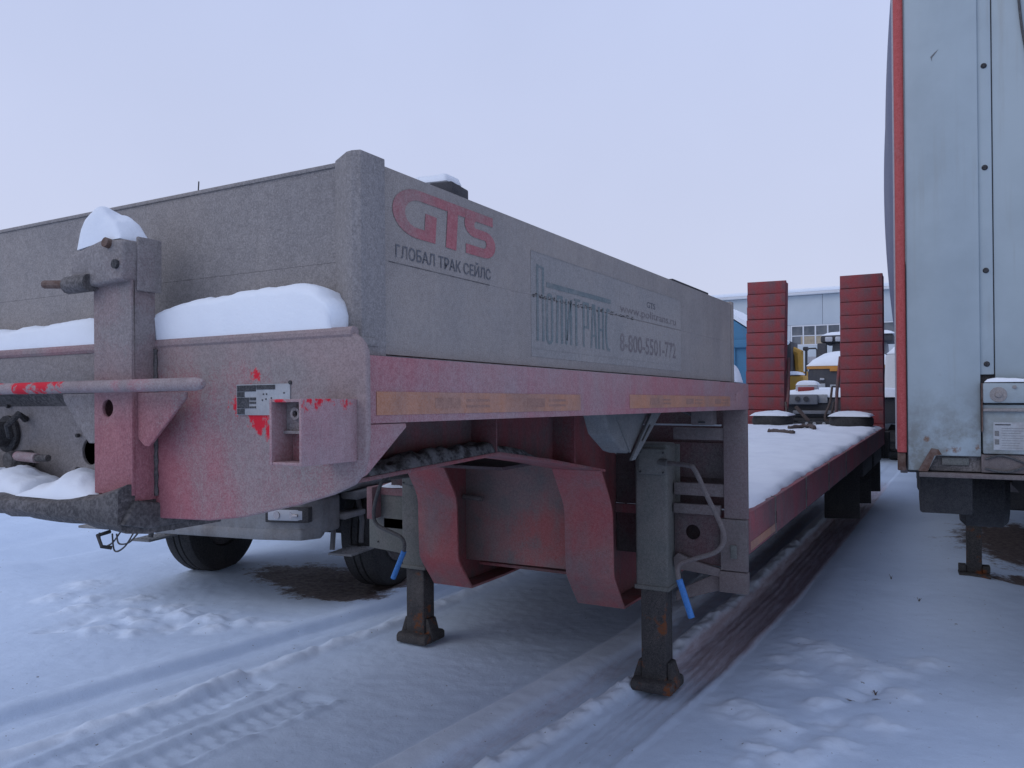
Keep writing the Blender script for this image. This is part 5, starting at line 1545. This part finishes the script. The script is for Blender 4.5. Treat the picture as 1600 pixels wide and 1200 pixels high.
# blue tipper to the left of the ramp
a = world_thing('blue_tipper', 'blue tipper body showing between grey board and left ramp', 'tipper', -6.7, 24.0, R(3))
MB().prism([(-2.6, 1.2), (1.2, 1.2), (1.3, 2.9), (-0.2, 3.95), (-2.7, 3.95)], 'y', 0, 5).build('tipper_body', 'blue_paint', a, 0.05, loc=(0, 0, 0))
for k in range(4):
    vb(a, 'body_rib', 'blue_paint', -2.4 + k * 0.95, -2.28 + k * 0.95, -0.07, -0.005, 1.25, 2.8, 0.01)
vb(a, 'top_rail', 'blue_paint', -2.6, 1.2, -0.10, -0.005, 2.62, 2.85, 0.02)
vb(a, 'chassis', 'black_metal', -1.4, 0.4, 0.2, 5, 0.75, 1.19, 0.02)
wheels(a, [(-1.5, 0.9), (0.6, 0.9), (-1.5, 2.2), (0.6, 2.2)], 0.52, 0.5)
MB().strip([(1.35, 2.905), (-0.2, 3.975), (-2.7, 3.975)], 'y', 0, 5, -0.12).build('load_snow', 'snow_clean', a, loc=(0, 0, 0))

# white van beyond the gap
a = world_thing('white_van', 'white van front with snowy roof seen through the gap beside the red pillar', 'van', -0.72, 17.6, R(2))
bd = MB().prism([(0.0, 0.45), (4.6, 0.45), (4.6, 2.15), (1.35, 2.15), (0.72, 1.35), (0.05, 1.12)], 'x', -0.9, 0.95).build('body', 'white_van', a, 0.06, 3, loc=(0, 0, 0))
MB().prism([(0.79, 1.40), (1.36, 2.06), (1.35, 2.075), (0.775, 1.415)], 'x', -0.8, 0.85).build('windscreen', 'glass_dark', bd, loc=(0, 0, 0))
vb(a, 'side_window', 'glass_dark', -0.91, -0.895, 1.35, 2.1, 1.35, 1.9, 0, bd)
vb(a, 'bumper', 'black_metal', -0.88, 0.93, -0.10, -0.003, 0.38, 0.62, 0.03, bd)
vb(a, 'headlight', 'lamp_lens', -0.86, -0.5, -0.03, 0.02, 0.82, 1.0, 0.02, bd)
MB().tube([(-0.9, 1.1, 1.45), (-1.08, 1.0, 1.5)], 0.03, 6).build('mirror_arm', 'black_metal', bd, loc=(0, 0, 0))
vb(a, 'mirror', 'black_metal', -1.17, -1.03, 0.95, 1.05, 1.42, 1.68, 0.02, bd)
wheels(a, [(-0.82, 0.85), (0.85, 0.85), (-0.82, 3.6), (0.85, 3.6)], 0.36, 0.24)
cap('', 'rounded snow on the white van roof', -1.65, 0.2, 18.95, 22.1, GZ + 2.155, 0.32, 47, p=3)
cap('', 'snow on the white van bonnet', -1.6, 0.2, 17.65, 18.3, GZ + 1.28, 0.12, 48, p=3)

# a few dry stalks poking through the snow
def stalk(label, x, y, h, n, seed):
    rnd = random.Random(seed)
    t_ = thing('dry_stalk', label, 'weed', (x, y, gz(x, y) - 0.01))
    for k in range(n):
        dx, dy = rnd.uniform(-0.5, 0.5) * h, rnd.uniform(-0.5, 0.5) * h
        MB().tube([(0, 0, 0), (dx * 0.4, dy * 0.4, h * 0.6), (dx, dy, h * rnd.uniform(0.8, 1.1))], [0.003, 0.002, 0.0012], 5).build('stem', 'brown_rag', t_, loc=(0, 0, 0))
    return t_


stalk('short dry stalk in the snow between the two trailers', -0.62, 7.35, 0.045, 3, 1)
stalk('dry stalks beside the landing leg of the white semi-trailer', -0.38, 6.7, 0.035, 4, 2)
stalk('dry stalks in the trampled hole before the trailer', -0.48, 4.72, 0.03, 6, 3)
